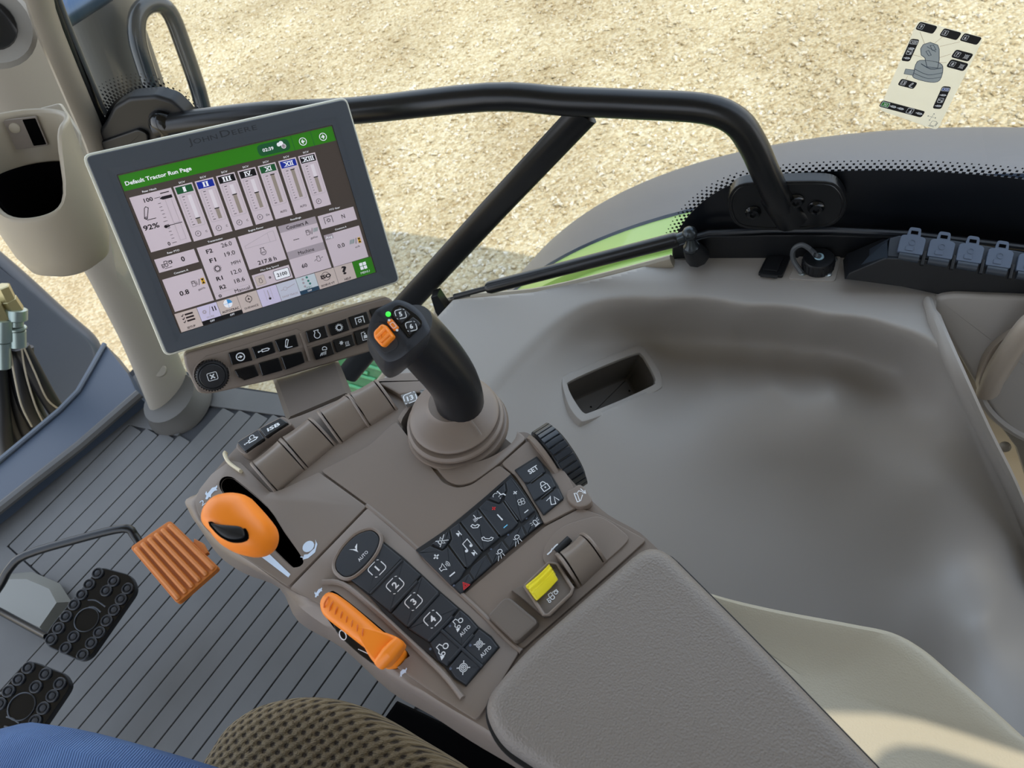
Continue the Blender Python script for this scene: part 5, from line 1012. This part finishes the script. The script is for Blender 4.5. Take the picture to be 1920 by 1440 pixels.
# openings
def cutprism(F, s_, h0, h1, k=3): return slab(F, crv(F.uvs(s_, 0), k), h0, h1, bev=.0002, seg=1)
slot = FC.uvs('411,912 416,898 425,893 434,896 500,946 563,1036 566,1052 558,1062 548,1061 536,1052 475,985')
slotv = slab(FC, crv(FC.uvs('412,908 418,896 430,894 445,903 500,950 530,995 565,1045 565,1058 553,1063 542,1057 500,1015 460,970 420,925'), 3), -.045, .01, bev=.0002, seg=1)
cut(hous, slotv); cut(p1, slab(FC, crv(FC.uvs('411,908 417,896 430,893.5 446,902 502,950 532,995 566,1045 566,1059 553,1064 541,1058 499,1016 459,971 419,926'), 3), -.045, .01, bev=.0002, seg=1))
bootcut = slab(FC, crv(FC.uvs('752,800 760,776 790,748 860,738 930,752 966,792 966,822 940,846 905,863 868,870 830,866 795,848 768,822'), 3), -.03, .01, bev=.0002, seg=1)
cut(hous, bootcut, BROWN2); cut(p3, bootcut, BROWN2)
slid = slab(FC, crv(FC.uvs('602,1140 604,1122 618,1110 634,1113 700,1166 764,1222 760,1236 745,1251 725,1251 690,1238 640,1196 610,1158'), 3), -.02, .01, bev=.0002, seg=1)
cut(hous, slid); cut(p5, slid)
# gear symbols and pictograms printed on the console
I = Ink()
def icn(c, d, n_, s, m=WHITE, w=.14, F=FC, hh=0):
    I = Ink(); I.on(F.at(c, d, hh), .0003); icon(I, n_, F.mm(c, s, hh), m, w=w); return I.build('printed_symbol', parent=con, smooth=False)
icn((396, 922), (13, -9), 'rabbit', 13, WHITEB); icn((578, 1028), (12, -9), 'snail', 17, WHITEB, w=.12)
f = FC.at((380, 943), (12, -9)); Ink().on(f, .0003).text('2', 0, -.003, .0062, WHITEB, bold=.0).build('printed_number', parent=con, smooth=False)
Ink().on(FC, .0003).poly(FC.uvs('379,955 392,942 400,948 392,962'), WHITEB).build('printed_mark', parent=con, smooth=False); Ink().on(FC, .0003).poly(FC.uvs('487,1042 501,1035 545,1077 541,1083'), WHITEB).build('printed_mark', parent=con, smooth=False)
icn((597, 1110), (12, -9), 'rabbit', 9, WHITEB); icn((755, 1261), (12, -9), 'turtle', 10, WHITEB)
# front ledge with two gloss keys
FKx = Fr((0, 0, .704), (.949, -.316, 0), (0, 0, 1))
one('key_plinth', pslab(FKx, '441,838 446,826 500,794 530,779 541,786 548,796 500,822 462,853 452,850', -.012, .003, bev=.0015, r=.003), BROWN, parent=con)
for s_, lab, ic in (('444,830 484,805 496,822 460,848', 'gloss key with a cylinder symbol', 'cyl'), ('486,804 526,783 541,793 498,820', 'gloss key with block letters', None)):
    o_ = Ink(); q = px(s_); o_.add(slab(FKx, rnd(ccw(FKx.uvs(q, .005)), .0015, 3), .002, .0052, bev=.0010), BLACKG)
    c = (sum(a for a, b in q)/4, sum(b for a, b in q)/4); o_.on(FKx.at(c, (22, -12), .0052), .0001)
    if ic: icon(o_, ic, .0062, WHITE, w=.18); o_.ring((.0015, .0035), .0022, .0007, WHITE); 
    else: o_.text('ISB', 0, -.0022, .0040, WHITE, bold=.03, width=.0125)
    o_.build('key', parent=con, smooth=False, label=lab)
one('corner_recess', tube(crv([FC.pt(*q, .002) for q in px('424,848 422,854 430,868 452,884')], 4, False), [(.003, .0016)]*13, 8), mat('edge_cream', (214, 204, 176), .4), parent=con)  # cream strip standing for the leaf-shaped recess at the console corner
# ---- rocker paddles
PADM = mat('paddle_smooth', (128, 117, 107), .30)
def paddle(s_, nm='paddle', base=.0, lift=.0165, m=PADM, F=FC, cheeks=True):
    """s_: far-left, far-right, near-right, near-left pixels at the paddle surface"""
    a, b, c, d = [F.pt(*q, base+.006) for q in px(s_)]
    n_ = F.n
    def fn(u, v):
        p_ = (a*(1-u)+b*u)*(1-v)+(d*(1-u)+c*u)*v; z_ = lift*math.sin(math.pi*min(1, (v*.86+.10)))**.8-.006*v-.004
        dip = -.0022*math.exp(-((v-.16)/.10)**2)*math.sin(math.pi*u)
        return p_+n_*(z_+dip-.012*max(0, .06-v)/.06)
    v, f = gridsurf(fn, 10, 18); nb = len(v)
    # skirt
    B_ = [i for i in range(11)]+[10+11*j for j in range(1, 19)]+[18*11+i for i in range(9, -1, -1)]+[11*j for j in range(17, 0, -1)]
    v = list(v)+[v[i]-n_*.016 for i in B_]; k = len(B_)
    f += [[B_[i], B_[(i+1) % k], nb+(i+1) % k, nb+i] for i in range(k)]
    e_ = one(nm, (v, f), m, parent=con, ang=50)
    if cheeks:
        for s0, s1, sg in ((a, d, -1), (b, c, 1)):
            sd = nrm(b-a)*sg; P_ = []
            for v_ in np.linspace(-.06, 1.03, 12): P_.append(s0*(1-v_)+s1*v_+sd*.0024+n_*((lift+.0005)*max(0, math.sin(math.pi*min(1, max(0, v_*.86+.10))))**.8-.006*v_-.005))
            r_ = [[q+sd*x_+n_*z_ for x_, z_ in ((-.0012, -.014), (-.0012, .0), (0, .0008), (.0012, .0), (.0012, -.014))] for q in P_]
            one('paddle_cheek', rings(r_), BROWN, parent=e_)
        w_ = MB().add(slab(Fr((a+b)/2*.93+(c+d)/2*.07-n_*.004, b-a, n_), [(-.013, -.002), (.013, -.002), (.013, .0015), (-.013, .0015)], -.01, .004), BLACKM).build('paddle_gap', parent=e_)
    return e_
paddle('476,866 521,829 562,872 514,912'); paddle('531,821 576,789 617,827 570,866'); paddle('601,770 645,745 688,783 636,818'); paddle('658,738 699,717 733,759 689,787')
# right-hand ledge piece beyond the paddles and the small numbered key behind the boot
panel('rear_ledge', '704,716 745,698 800,694 830,712 800,735 748,740', h=.004, th=.01, bev=.002)
o_ = Ink(); q = px('751,741 778,733 786,748 760,760'); o_.add(slab(FC, rnd(ccw(FC.uvs(q, .004)), .0012), -.002, .0045), mat('key_clear_grey', (120, 120, 118), .3)); o_.on(FC.at((769, 746), (22, -9), .0045), .0001); icon(o_, '#13', .0056, WHITE, w=.16); o_.build('key', parent=con, smooth=False, label='grey key with number 13')
one('key', pslab(FC, '786,731 812,724 818,734 792,746', -.002, .0045, bev=.001, r=.001), MT['key_clear_grey'], parent=con)
# ---- speed lever
FLV = Fr((0, 0, .735), (.949, -.316, 0), (-.12, -.30, 1))
sp_ = crv(FLV.uvs('387,975 393,955 412,936 440,929 466,932 482,946 500,967 514,987 517,1007 510,1027 492,1040 467,1043 440,1036 419,1023 405,1006 391,990'), 3)
kn = one('speed_knob', pebble(FLV, sp_, [(.15, -.026), (.5, -.024), (.80, -.017), (.95, -.009), (1.0, 0), (.985, .006), (.93, .0115), (.83, .0155), (.68, .0185), (.48, .0205), (.25, .0215), (.03, .0217)]), ORANGE, parent=con, ang=60, label='orange rounded speed lever knob')
one('lever_stem', tube([FLV.pt(470, 1000, -.01), FC.pt(500, 985, -.03)], .006, 10), BLACKM, parent=kn)
bt = crv(FLV.uvs('396,982 412,984 440,986 456,989 462,997 463,1008 454,1013 440,1014 427,1011 414,1003 404,993', .0185), 3)
one('button_recess', slab(FLV, bt, .008, .0205, bev=.001, inset=-.0010), VOID, parent=kn)
one('thumb_button', pebble(FLV, bt, [(.96, .012), (.95, .0205), (.88, .0215), (.6, .0222), (.1, .0224)]), BLACKM, parent=kn)
one('mould_line', tube(crv([FLV.pt(*q, h) for q, h in zip(px('392,967 420,966 450,970 480,980 508,1002'), [.004, .0150, .0170, .0150, .004])], 4, False), .0005, 5), mat('orange_seam', (214, 104, 18), .5), parent=kn)
# ---- orange range slider
FSL = Fr((0, 0, .7065), (.949, -.316, 0), (-.10, -.06, 1))
so_ = crv(FSL.uvs('603,1138 604,1126 613,1114 625,1112 643,1122 680,1153 718,1185 738,1192 750,1198 752,1207 738,1228 722,1246 712,1250 704,1243 698,1226 683,1214 647,1186 622,1167 608,1153'), 2)
sl = one('range_slider', pebble(FSL, so_, [(.90, -.018), (.98, -.008), (1.0, 0), (.985, .003), (.93, .006), (.82, .008), (.6, .0093), (.3, .0098), (.04, .010)]), ORANGE, parent=con, ang=60, label='orange ribbed range slider with flared end')
for k in range(8):
    a = np.array((616+k*9.4, 1118+k*7.8)); b = np.array((607+k*10.6, 1140+k*8.6)); m_ = (a+b)/2
    one('grip_rib', tube(crv([FSL.pt(*(a*.92+m_*.08), .0082), FSL.pt(*(m_+np.array((-1.8, -.6))), .0102), FSL.pt(*(b*.92+m_*.08), .0082)], 3, False), .0006, 5), MT['orange_seam'], parent=sl)
one('slider_flare', tube([FSL.pt(748, 1203, .006), FSL.pt(728, 1226, .009), FSL.pt(711, 1246, .006)], [.0045, .0055, .0045], 10), ORANGE, parent=sl)
one('slider_base', slab(FC, crv(FC.uvs('716,1240 740,1216 758,1218 762,1227 748,1247 733,1252 720,1250'), 3), -.012, .004, bev=.003), ORANGE, parent=sl)
tk = MB().add(slab(FC, crv(FC.uvs('622,1160 650,1172 700,1215 716,1244 690,1238 650,1206 626,1180'), 2), -.02, -.003, bev=.001), BLACKG).build('slider_track', parent=con)
I = Ink().on(FC.at((643, 1191), (12, -9), -.003), .0003); I.path(circ((0, 0), .0022, 12, .0042), .0008, WHITE, 0, True); I.on(FC.at((684, 1223), (30, 14), -.003), .0003).path([(-.006, 0), (.006, 0)], .0006, WHITE)
I.build('track_print', parent=tk, smooth=False)
# ---- auto oval key
ev = crv(FC.uvs('637,1075 630,1065 631,1050 645,1026 668,1004 692,995 705,1000 711,1012 704,1034 686,1058 664,1077 648,1081', .003), 3)
one('oval_ring', rings([[FC.w(q[0], q[1], h) for q in offset(ccw(ev), d_)] for d_, h in ((-.0034, -.001), (-.0032, .0030), (-.0018, .0040), (-.0006, .0034), (.0, .001))], False, False), BROWN, parent=con)
o_ = Ink(); o_.add(slab(FC, ev, -.001, .0036, bev=.0012, seg=3), KEY); o_.on(FC.at((667, 1029), (14, -15), .0036), .0002); icon(o_, 'nav', FC.mm((667, 1029), 10), WHITE)
f = FC.at((681, 1043), (14, -15), .0036); o_.on(f, .0002).text('AUTO', 0, -.0012, .0029, WHITE, bold=.01, width=.0098); o_.build('oval_key', parent=con, label='oval key with an arrow and the word AUTO')
# ---- numbered key column
kc = one('key_column_pad', slab(FC, offset(ccw(FC.uvs('652,1084 717,1014 757,1046 826,1110 861,1140 880,1156 898,1176 922,1194 937,1214 874,1287 852,1273 834,1251 804,1226 777,1206 731,1160 692,1117')), -.0002), -.001, .0012, bev=.0003), BLACKM, parent=con, label='dark rubber column of eight keys')
K1 = [('654,1086 717,1016 755,1047 692,1115', '#1', (707, 1066), 13), ('692,1116 756,1048 790,1078 732,1150', '#2', (741, 1097), 13), ('733,1151 791,1079 824,1110 763,1178', '#3', (775.5, 1128), 13), ('764,1179 826,1111 860,1141 845,1158 803,1204', '#4', (811, 1161), 13),
      ('805,1205 827,1182 865,1217 838,1250 820,1238', 'trac', (831, 1218), 13), ('829,1181 849,1159 862,1142 880,1157 897,1177 866,1214', 'trac', (860, 1169), 11), ('840,1252 867,1218 903,1250 874,1285 853,1272', 'diff', (869, 1252), 12), ('868,1216 898,1178 921,1195 935,1213 905,1249', 'diff', (899, 1208), 10)]
for i, (s_, ic, c, sz) in enumerate(K1):
    o_ = Ink(); o_.add(slab(FC, rnd(offset(ccw(FC.uvs(s_, .0025)), .0003), .0008), .0005, .0026, bev=.0009), KEY)
    d_ = (14, -14.5); o_.on(FC.at(c, d_, .0026), .0002); icon(o_, ic, FC.mm(c, sz), WHITE, w=.13)
    if i in (5, 7): o_.on(FC.at((c[0]+12, c[1]+14), d_, .0026), .0002).text('AUTO', 0, -.0012, .0026, WHITE, bold=.01, width=.0095)
    if i > 3:
        L_ = [(807, 1217), (844, 1174), (845, 1254), (882, 1210)][i-4]; o_.on(FC.at(L_, d_, .0026), .0002).disc((0, 0), .0009, mat('led_off', (90, 100, 120), .3))
    o_.build('key', parent=kc, smooth=False, label=['key with number 1', 'key with number 2', 'key with number 3', 'key with number 4', 'key with a tractor symbol', 'key with a tractor symbol and AUTO', 'key with a locked axle symbol', 'key with a locked axle symbol and AUTO'][i])
for s_ in ('694,1114 755,1050', '735,1141 783,1090', '765,1175 822,1112', '804,1202 849,1156', '828,1182 904,1250', '843,1240 888,1190'):
    a, b_ = px(s_); one('guide_ridge', tube([FC.pt(*a, .0026), FC.pt(*b_, .0026)], [(.0009, .0012)]*2, 8), KEY, parent=kc)
# ---- climate and radio keypad
kp = one('radio_keypad', slab(FC, ccw(FC.uvs('780,1032 842,990 913,930 958,890 966,901 988,930 1005,957 1018,981 989,1004 956,1031 924,1059 889,1090 864,1116')), -.001, .0012, bev=.0003), BLACKM, parent=con, label='slanted dark keypad of radio, phone, air and lamp keys')
K2 = [('783,1036 806,1023 829,1032 840,1024 873,1067 862,1085 845,1098', [('+', (818, 1044), 9, WHITE), ('spk', (834, 1062), 11, WHITE), ('-', (848, 1077), 8, WHITE)], 'volume key'),
      ('807,1021 842,993 845,1010 830,1030', [('mute', (829, 1014), 10, WHITE)], 'mute key'),
      ('843,992 861,979 904,1034 881,1061 875,1065 841,1021 847,1010', [('next', (858, 1003), 7, WHITE), ('note', (875, 1024), 11, WHITE), ('next', (887, 1039), 7, WHITE)], 'track key'),
      ('863,978 895,953 937,1008 906,1033', [('voice', (892, 977), 13, WHITE), ('phone', (914, 1009), 10, WHITE)], 'phone key'),
      ('897,952 912,937 935,945 943,940 972,980 961,992 939,1006', [('+', (926, 953.5), 6.5, REDP), ('bar', (937.5, 970), 8, WHITE), ('-', (948, 987), 6, BLUEP)], 'temperature key'),
      ('914,934 946,904 949,920 936,943', [('vent', (936, 929), 10, WHITE)], 'air vent key'),
      ('948,903 958,894 965,902 987,932 1003,957 977,979 945,936 951,920', [('+', (966, 924), 6.5, WHITE), ('fan', (977.5, 941), 9, WHITE), ('-', (987, 959), 6, WHITE)], 'fan key'),
      ('847,1100 862,1087 879,1074 888,1088 865,1113', [('tri', (872, 1097), 8, REDP)], 'hazard key with a red triangle'),
      ('880,1072 884,1062 911,1039 922,1059 890,1087', [], 'blank key'),
      ('913,1037 941,1013 954,1031 924,1057', [('work', (938, 1038), 10, WHITE)], 'work lamp key'), ('943,1012 962,995 978,985 986,1004 956,1029', [('work', (970, 1011), 10, WHITE)], 'work lamp key nearer the fan key'), ('980,985 1006,962 1015,980 989,1002', [('beacon', (1004, 980), 9, WHITE)], 'beacon key')]
for s_, L_, lab in K2:
    low_ = lab in ('blank key', 'beacon key') or 'lamp' in lab or 'hazard' in lab
    o_ = Ink(); hh = .0018 if low_ else .0027; o_.add(slab(FC, rnd(offset(ccw(FC.uvs(s_, hh)), .0002), .0006), .0005, hh, bev=.0008), KEY)
    for ic, c, sz, m_ in L_:
        d_ = (17, -14); o_.on(FC.at(c, d_, hh), .0002); icon(o_, ic, FC.mm(c, sz), m_, w=.15)
    if low_ and L_: c = L_[0][1]; o_.on(FC.at((c[0]-17, c[1]-8) if 'hazard' not in lab else (851, 1098), (17, -14), hh), .0002).disc((0, 0), .0008, MT['led_off'])
    o_.build('key', parent=kp, smooth=False, label=lab)
for s_ in ('841,1023 872,1064', '863,980 903,1031', '898,954 936,1003', '945,940 970,976'):
    a, b_ = px(s_); one('guide_groove', tube([FC.pt(*a, .0021), FC.pt(*b_, .0021)], [(.0006, .0013)]*2, 8), BLACKG, parent=kp)
# ---- set / lock pad
sp2 = one('select_pad', slab(FC, rnd(ccw(FC.uvs('965,883 1007,857 1030,884 1047,912 1058,935 1019,968 1002,942 984,907')), .0008), -.001, .0016, bev=.0004), BLACKM, parent=con, label='dark pad with SET and padlock keys')
for s_, c, ic, lab in (('966,883 1007,858 1018,869 1024,884 992,906 983,905', (1000, 881), 'SET', 'key reading SET'), ('986,909 1026,886 1034,893 1043,912 1004,938 1000,938', (1020.5, 911), 'lock', 'padlock key'), ('1003,942 1044,914 1048,916 1057,935 1019,966', (1036, 938), 'hitch', 'zigzag depth key')):
    o_ = Ink(); o_.add(slab(FC, rnd(offset(ccw(FC.uvs(s_, .0026)), .0003), .0008), .0008, .0028, bev=.0008), KEY); o_.on(FC.at(c, (18, -11.5), .0028), .0002)
    if ic == 'SET': o_.text('SET', 0, -.0019, .0042, WHITE, bold=.025, width=.0088)
    else: icon(o_, ic, FC.mm(c, 11), WHITE, w=.15)
    o_.build('key', parent=sp2, smooth=False, label=lab)
for s_ in ('996,906 1018,889', '1015,936 1037,918'):
    a, b_ = px(s_); one('guide_groove', tube([FC.pt(*a, .0024), FC.pt(*b_, .0024)], [(.0007, .0014)]*2, 8), BLACKG, parent=sp2)
# ---- thumb wheel
wu = nrm(V(.90, -.43, 0)); WC = V(.2245, .2540, .6815)
wv_ = np.cross(V(0, 0, 1), wu)
whe = one('thumb_wheel', lathe(WC, wu, [(.004, -.0005), (.027, -.0005), (.0285, .001), (.0295, .004), (.030, .009), (.0295, .014), (.028, .017), (.025, .0185), (.004, .0185)], 60), BLACKM, parent=con, label='black ribbed depth wheel')
for k in range(30):
    an = 2*math.pi*k/30; d_ = wv_*math.cos(an)+V(0, 0, 1)*math.sin(an)
    if d_[2] < -.35: continue
    fr_ = Fr(WC, wu, d_); one('wheel_rib', slab(Fr(WC+d_*.0293, wu, d_), [(.0015, -.0026), (.0165, -.0026), (.0165, .0026), (.0015, .0026)], -.001, .0016, bev=.0008), mat('wheel_rubber', (40, 46, 54), .3), parent=whe)
one('wheel_cheek', rings([[WC+wu*x_+(wv_*math.cos(t_)+V(0, 0, 1)*math.sin(t_))*r_ for t_ in np.linspace(-.15, math.pi*.93, 28)] for r_, x_ in ((.020, -.001), (.0290, -.001), (.0298, -.0018), (.0290, -.0050), (.020, -.0052))], False, False, closed=False), BROWN, parent=con)
panel('wheel_tab', '1062,918 1072,916 1086,904 1100,916 1112,938 1104,948 1086,953 1070,946 1060,934', h=.0035, th=.006, r=.004, bev=.0012)
I = Ink(); I.on(FC.at((1087, 927), (18, -12), .0035), .0002); icon(I, 'hitch2', FC.mm((1087, 927), 13), WHITE); I.build('tab_print', parent=con, smooth=False)
# ---- shelf items: hitch disc, paddle, yellow switch, blank lid
panel('disc_panel', '1016,1053 1018,1028 1032,1004 1056,984 1096,971 1124,965 1150,980 1183,1008 1170,1024 1138,1052 1086,1100 1060,1090', h=.0012, th=.003, r=.006)
yh = one('switch_housing', rings([[FC.pt(a, b, h) for a, b in px(s_)] for s_, h in (('958,1108 988,1092 1026,1058 1044,1052 1080,1100 1074,1118 1034,1158 1020,1160 984,1128', -.002), ('961,1107 990,1094 1029,1055 1046,1056 1075,1102 1072,1113 1029,1154 1019,1155 986,1126', .006))][:2]), BROWN2, parent=con)
FY_ = Fr((0, 0, .708), (.949, -.316, 0), (0, 0, 1))
one('housing_rim', tube([FY_.pt(*q) for q in px('984,1099 1029,1056 1045,1058 1074,1103 1071,1113 1029,1153 1020,1153 984,1099')], .0013, 8), BROWN, parent=yh)
a, b_, c, d_ = [FY_.pt(*q, .001) for q in px('986,1099 1030,1059 1047,1088 1008,1127')]
def ysf(u, v):
    p_ = (a*(1-u)+b_*u)*(1-v)+(d_*(1-u)+c*u)*v; return p_+V(0, 0, 1)*(.004*math.sin(math.pi*(v*.8+.1))+.0008*math.sin(v*22)*(v < .6)-.0012*math.sin(math.pi*u))
v, f = gridsurf(ysf, 12, 24); yk = one('yellow_rocker', (v, f), YELLOW, parent=con, ang=60, label='yellow rocker switch'); m_ = yk.modifiers.new('t', 'SOLIDIFY'); m_.thickness = .003
I = Ink(); I.on(FC.at((1035, 1117), (18, -14), .0062), .0003); icon(I, 'trac2', FC.mm((1035, 1117), 12), WHITE, w=.14); I.build('switch_print', parent=yh, smooth=False)
paddle('1049,1036 1086,1006 1131,1053 1090,1092', base=.0)
one('paddle_tongue', tube([FC.pt(1043, 1034, .004), FC.pt(1068, 1010, .004)], [(.0022, .0028)]*2, 10), BLACKM, parent=con)
I = Ink(); 
for s_ in ('1026,1040 1033,1034 1036,1028', '1036,1030 1041,1024 1046,1020'): I.on(FC, .0016).path(FC.uvs(s_, .0016), .0011, WHITE)
I.build('disc_print', parent=con, smooth=False)
panel('blank_lid', '911,1154 944,1119 956,1118 1007,1160 1009,1169 974,1201 964,1204', h=.006, th=.009, r=.003, bev=.002, m=BROWN2)
# ---- joined bracket that carries key bar and display
pz = [FK.pt(513, 713, -.018), FK.pt(632, 676, -.018)]; q0, q1 = Z(537, 784, .695), Z(655, 734, .695)
br = nrm(np.cross(q1-q0, pz[0]-q0)); br = br if br@(EYE-q0) > 0 else -br
rr_ = []
for t_ in (0, .15, .85, 1.25):
    a = q0*(1-t_)+pz[0]*t_; b_ = q1*(1-t_)+pz[1]*t_; e_ = nrm(b_-a); rr_.append([a-br*.03, a-e_*.001-br*.003, a+e_*.004, b_-e_*.004, b_+e_*.001-br*.003, b_-br*.03])
one('display_bracket', rings(rr_), mat('bracket_brown', (86, 78, 71), .5), parent=con, ang=25)
# ---- padded armrest
FA = Fr((0, 0, .712), (.949, -.316, 0), (0, 0, 1))
ar = ccw(FA.uvs('901,1318 975,1226 1226,1006 1400,1180 1710,1500 1480,1580 1250,1600 930,1392', .0))
ar = rnd(ar, .022, 7); ca_ = sum(ar)/len(ar)
arr = [(.0012, -.016), (.0, -.008), (.0004, -.003), (.002, .001), (.005, .0045), (.009, .0060), (.014, .0068)]
RS = [[FA.w(q[0], q[1], h) for q in offset(ar, d_)] for d_, h in arr]
cc_ = FA.w(*(sum(offset(ar, .014))/len(ar)), .0074); RS.append([cc_]*len(ar)); one('armrest_pad', rings(RS, True, False), PAD, parent=con, ang=60, label='large grained grey armrest pad')
one('armrest_gap', slab(FC, offset(ar, -.0028), -.004, .0008, bev=.0005), BLACKM, parent=con)
# ================================================================== JOYSTICK
js = empty('joystick', Z(856, 800, .70), 'black curved joystick with orange rocker rising from a taupe bellows boot', 'joystick')
BC = Z(857, 797, .700); tilt = nrm(V(.015, -.06, 1)); tl2 = V(.0058, .0005, 0)
one('bellows_boot', lathe(BC, tilt, [(.036, -.024), (.0425, -.010), (.0445, -.005), (.0448, -.002), (.0436, .0008), (.0410, .0018), (.0375, .0010), (.0365, .0018), (.0372, .0036), (.0408, .0048), (.0425, .0068), (.0422, .0088), (.0402, .0106), (.0370, .0108), (.0345, .0102), (.0342, .0112), (.0360, .0126), (.0388, .0140), (.0392, .0154), (.0380, .0174), (.0345, .0196), (.030, .0222), (.0250, .0252), (.0225, .0272), (.0212, .0285), (.0200, .0284), (.010, .028), (.002, .028)], 56, cap=False), BROWN, parent=js)
bm_ = bpy.data.objects['bellows_boot'].data
for v_ in bm_.vertices:
    hh_ = (v_.co.z+OFF['joystick'][2]-BC[2]); k_2 = min(max((hh_-.010)/.018, 0), 1); v_.co.x += tl2[0]*k_2; v_.co.y += tl2[1]*k_2
one('boot_seam', tube(crv([P(a, b, BC+tilt*h, tilt) for (a, b), h in zip(px('884,789 893,800 903,816'), (.0275, .0240, .0205))], 4, False), .0005, 5), BROWN2, parent=js)
# grip: swept oval along the photographed centre line in the vertical plane through the boot
vp = nrm(V(EYE[0]-BC[0], EYE[1]-BC[1], 0)); 
def gp_(a, b, d=0): return P(a, b, BC+vp*d, vp)
cl = [gp_(862, 783), gp_(863, 766), gp_(861, 748), gp_(853, 722), gp_(838, 697), gp_(819, 673), gp_(799, 650), gp_(779, 628), gp_(766, 612)]
rd = [.0186, .0197, .0204, .0206, .0212, .0216, .0214, .0208, .0190]
cl = crv(cl, 4, False); rd = np.interp(np.linspace(0, 1, len(cl)), np.linspace(0, 1, len(rd)), rd)
sidev = nrm(np.cross(vp, V(0, 0, 1)))
gripm = one('grip', tube(cl, [(r_, r_*1.08) for r_ in rd], 28, up=sidev), mat('grip_black', (20, 23, 28), .34), parent=js, ang=60)
one('grip_seam', tube([c_+(sidev if (gp_(900, 700)-gp_(850, 700))@sidev > 0 else -sidev)*r_*.62+vp*r_*.80 for c_, r_ in list(zip(cl, rd))[4:-2]], .0008, 6), BLACKG, parent=js)
# head
HC = gp_(757, 612, .030); hn = nrm(nrm(EYE-HC)*.78+V(0, 0, 1)*.30+V(.28, .05, 0))
FH = Fr(HC, nrm(V(.9, -.4, 0)), hn)
h0 = px('745,559 771,568 790,584 798,596 810,620 771,656 750,668 728,671 714,659 690,625 688,612 694,592 705,579 728,567')
top = ccw(FH.uvs(h0))
hb_ = [FH.w(q[0], q[1], 0) for q in top]
# lower facet carrying the rocker bends away behind the ridge line
ra, rb = FH.uv(704, 580), FH.uv(771, 657); rd_ = nrm(rb-ra); rn = np.array([-rd_[1], rd_[0]]); rn = rn if (FH.uv(700, 650)-ra)@rn > 0 else -rn
def hz_(q): s_ = max(0, (np.array(q)-ra)@rn); return -s_*.58
def hring(k, dz, sh=(0, 0)):
    cc = sum(top)/len(top); return [FH.w(*(cc+np.array(sh)+(q-cc)*k), hz_(q)*1.0+dz) for q in rnd(top, .004, 3)]
def split_head():
    rp = rnd(top, .004, 3); cc = sum(top)/len(top); s_ = []
    for k, dz in ((.55, -.055), (.80, -.042), (.98, -.022), (1.02, -.012), (1.0, -.003), (.985, -.0006)): s_.append([FH.w(*(cc+(q-cc)*k), (hz_(cc+(q-cc)*k) if k > .7 else 0)+dz) for q in rp])
    vf = rings(s_, True, False); v, f = vf; base = len(v)-len(rp)
    # cap as a grid-free fan in steps so both facets stay planar
    for k in (.9, .8, .68, .55, .42, .3, .18, .06):
        v += [FH.w(*(cc+(q-cc)*k*.985), hz_(cc+(q-cc)*k*.985)) for q in rp]
    n__ = len(rp); m__ = (len(v)-base)//n__
    for i in range(m__-1):
        for j in range(n__): a = base+i*n__+j; b = base+i*n__+(j+1) % n__; f.append([a, b, b+n__, a+n__])
    f.append([len(v)-n__+j for j in range(n__)]); return v, f
head = one('head', split_head(), mat('head_black', (34, 38, 45), .36), parent=js, ang=24)
o_ = one('button_plate', slab(FH, rnd(ccw(FH.uvs('731,590 738,577 748,571 762,577 783,592 792,603 792,611 768,634 764,632')), .002, 3), -.0005, .0010, bev=.0004), BLACKG, parent=js)
for s_, ic, c in (('735,589 749,575 762,581 771,590 754,607 749,605', '#5', (751, 589)), ('757,609 774,593 785,601 790,608 769,628 766,626', '#6', (771, 612))):
    k_o = Ink(); k_o.add(slab(FH, rnd(offset(ccw(FH.uvs(s_, .002)), .0002), .001, 3), .0005, .0024, bev=.0008), BLACKM); k_o.on(FH.at(c, (22, -5), .0024), .0002); icon(k_o, ic, FH.mm(c, 9.5), WHITE, w=.14); k_o.build('button', parent=js, smooth=False, label='button with number '+ic[1])
one('status_lamp', lathe(FH.pt(728, 589.5, 0), FH.n, [(.0019, -.001), (.0018, .0008), (.0010, .0013)], 14), LED, parent=js, label='small glowing green lamp')
k_o = Ink(); k_o.add(slab(FH, rnd(ccw(FH.uvs('725,604 734,598 749,616 740,622')), .001, 3), -.0005, .0012, bev=.0004), ORANGE); k_o.on(FH.at((737, 610), (12, 15), .0012), .0002)
for x_ in (-.0045, .0045): k_o.disc((x_, 0), .0009, WHITE)
k_o.path(rrect(-.002, -.0014, .002, .0014, .0006), .0004, WHITE, 0, True); k_o.build('orange_plate', parent=js, label='small orange symbol plate')
rkn = nrm(np.cross(FH.w(*rb, 0)-FH.w(*ra, 0), FH.w(*(ra+rn*.02), -.02*.58)-FH.w(*ra, 0))); rkn = rkn if rkn@FH.n > 0 else -rkn
FRK = Fr(FH.w(*ra, 0), FH.w(*rb, 0)-FH.w(*ra, 0), rkn)
one('rocker_well', slab(FRK, rnd(ccw(FRK.uvs('696,616 710,602 722,607 748,640 746,652 722,664 706,645')), .003, 3), -.0004, .0006, bev=.0003), mat('well_grey', (34, 37, 42), .4), parent=js)
rk = one('rocker', slab(FRK, rnd(ccw(FRK.uvs('701,622 716,607 723,611 739,632 719,652 712,646 702,634', .004)), .0016, 3), -.002, .0060, bev=.0022, seg=3), ORANGE, parent=js, label='orange rocker switch')
for s_ in ('706,632 722,616', '712,641 730,624'):
    a, b_ = px(s_); one('rocker_rib', tube([FRK.pt(*a, .0060), FRK.pt(*b_, .0060)], [(.0008, .0014)]*2, 8), ORANGE, parent=rk)
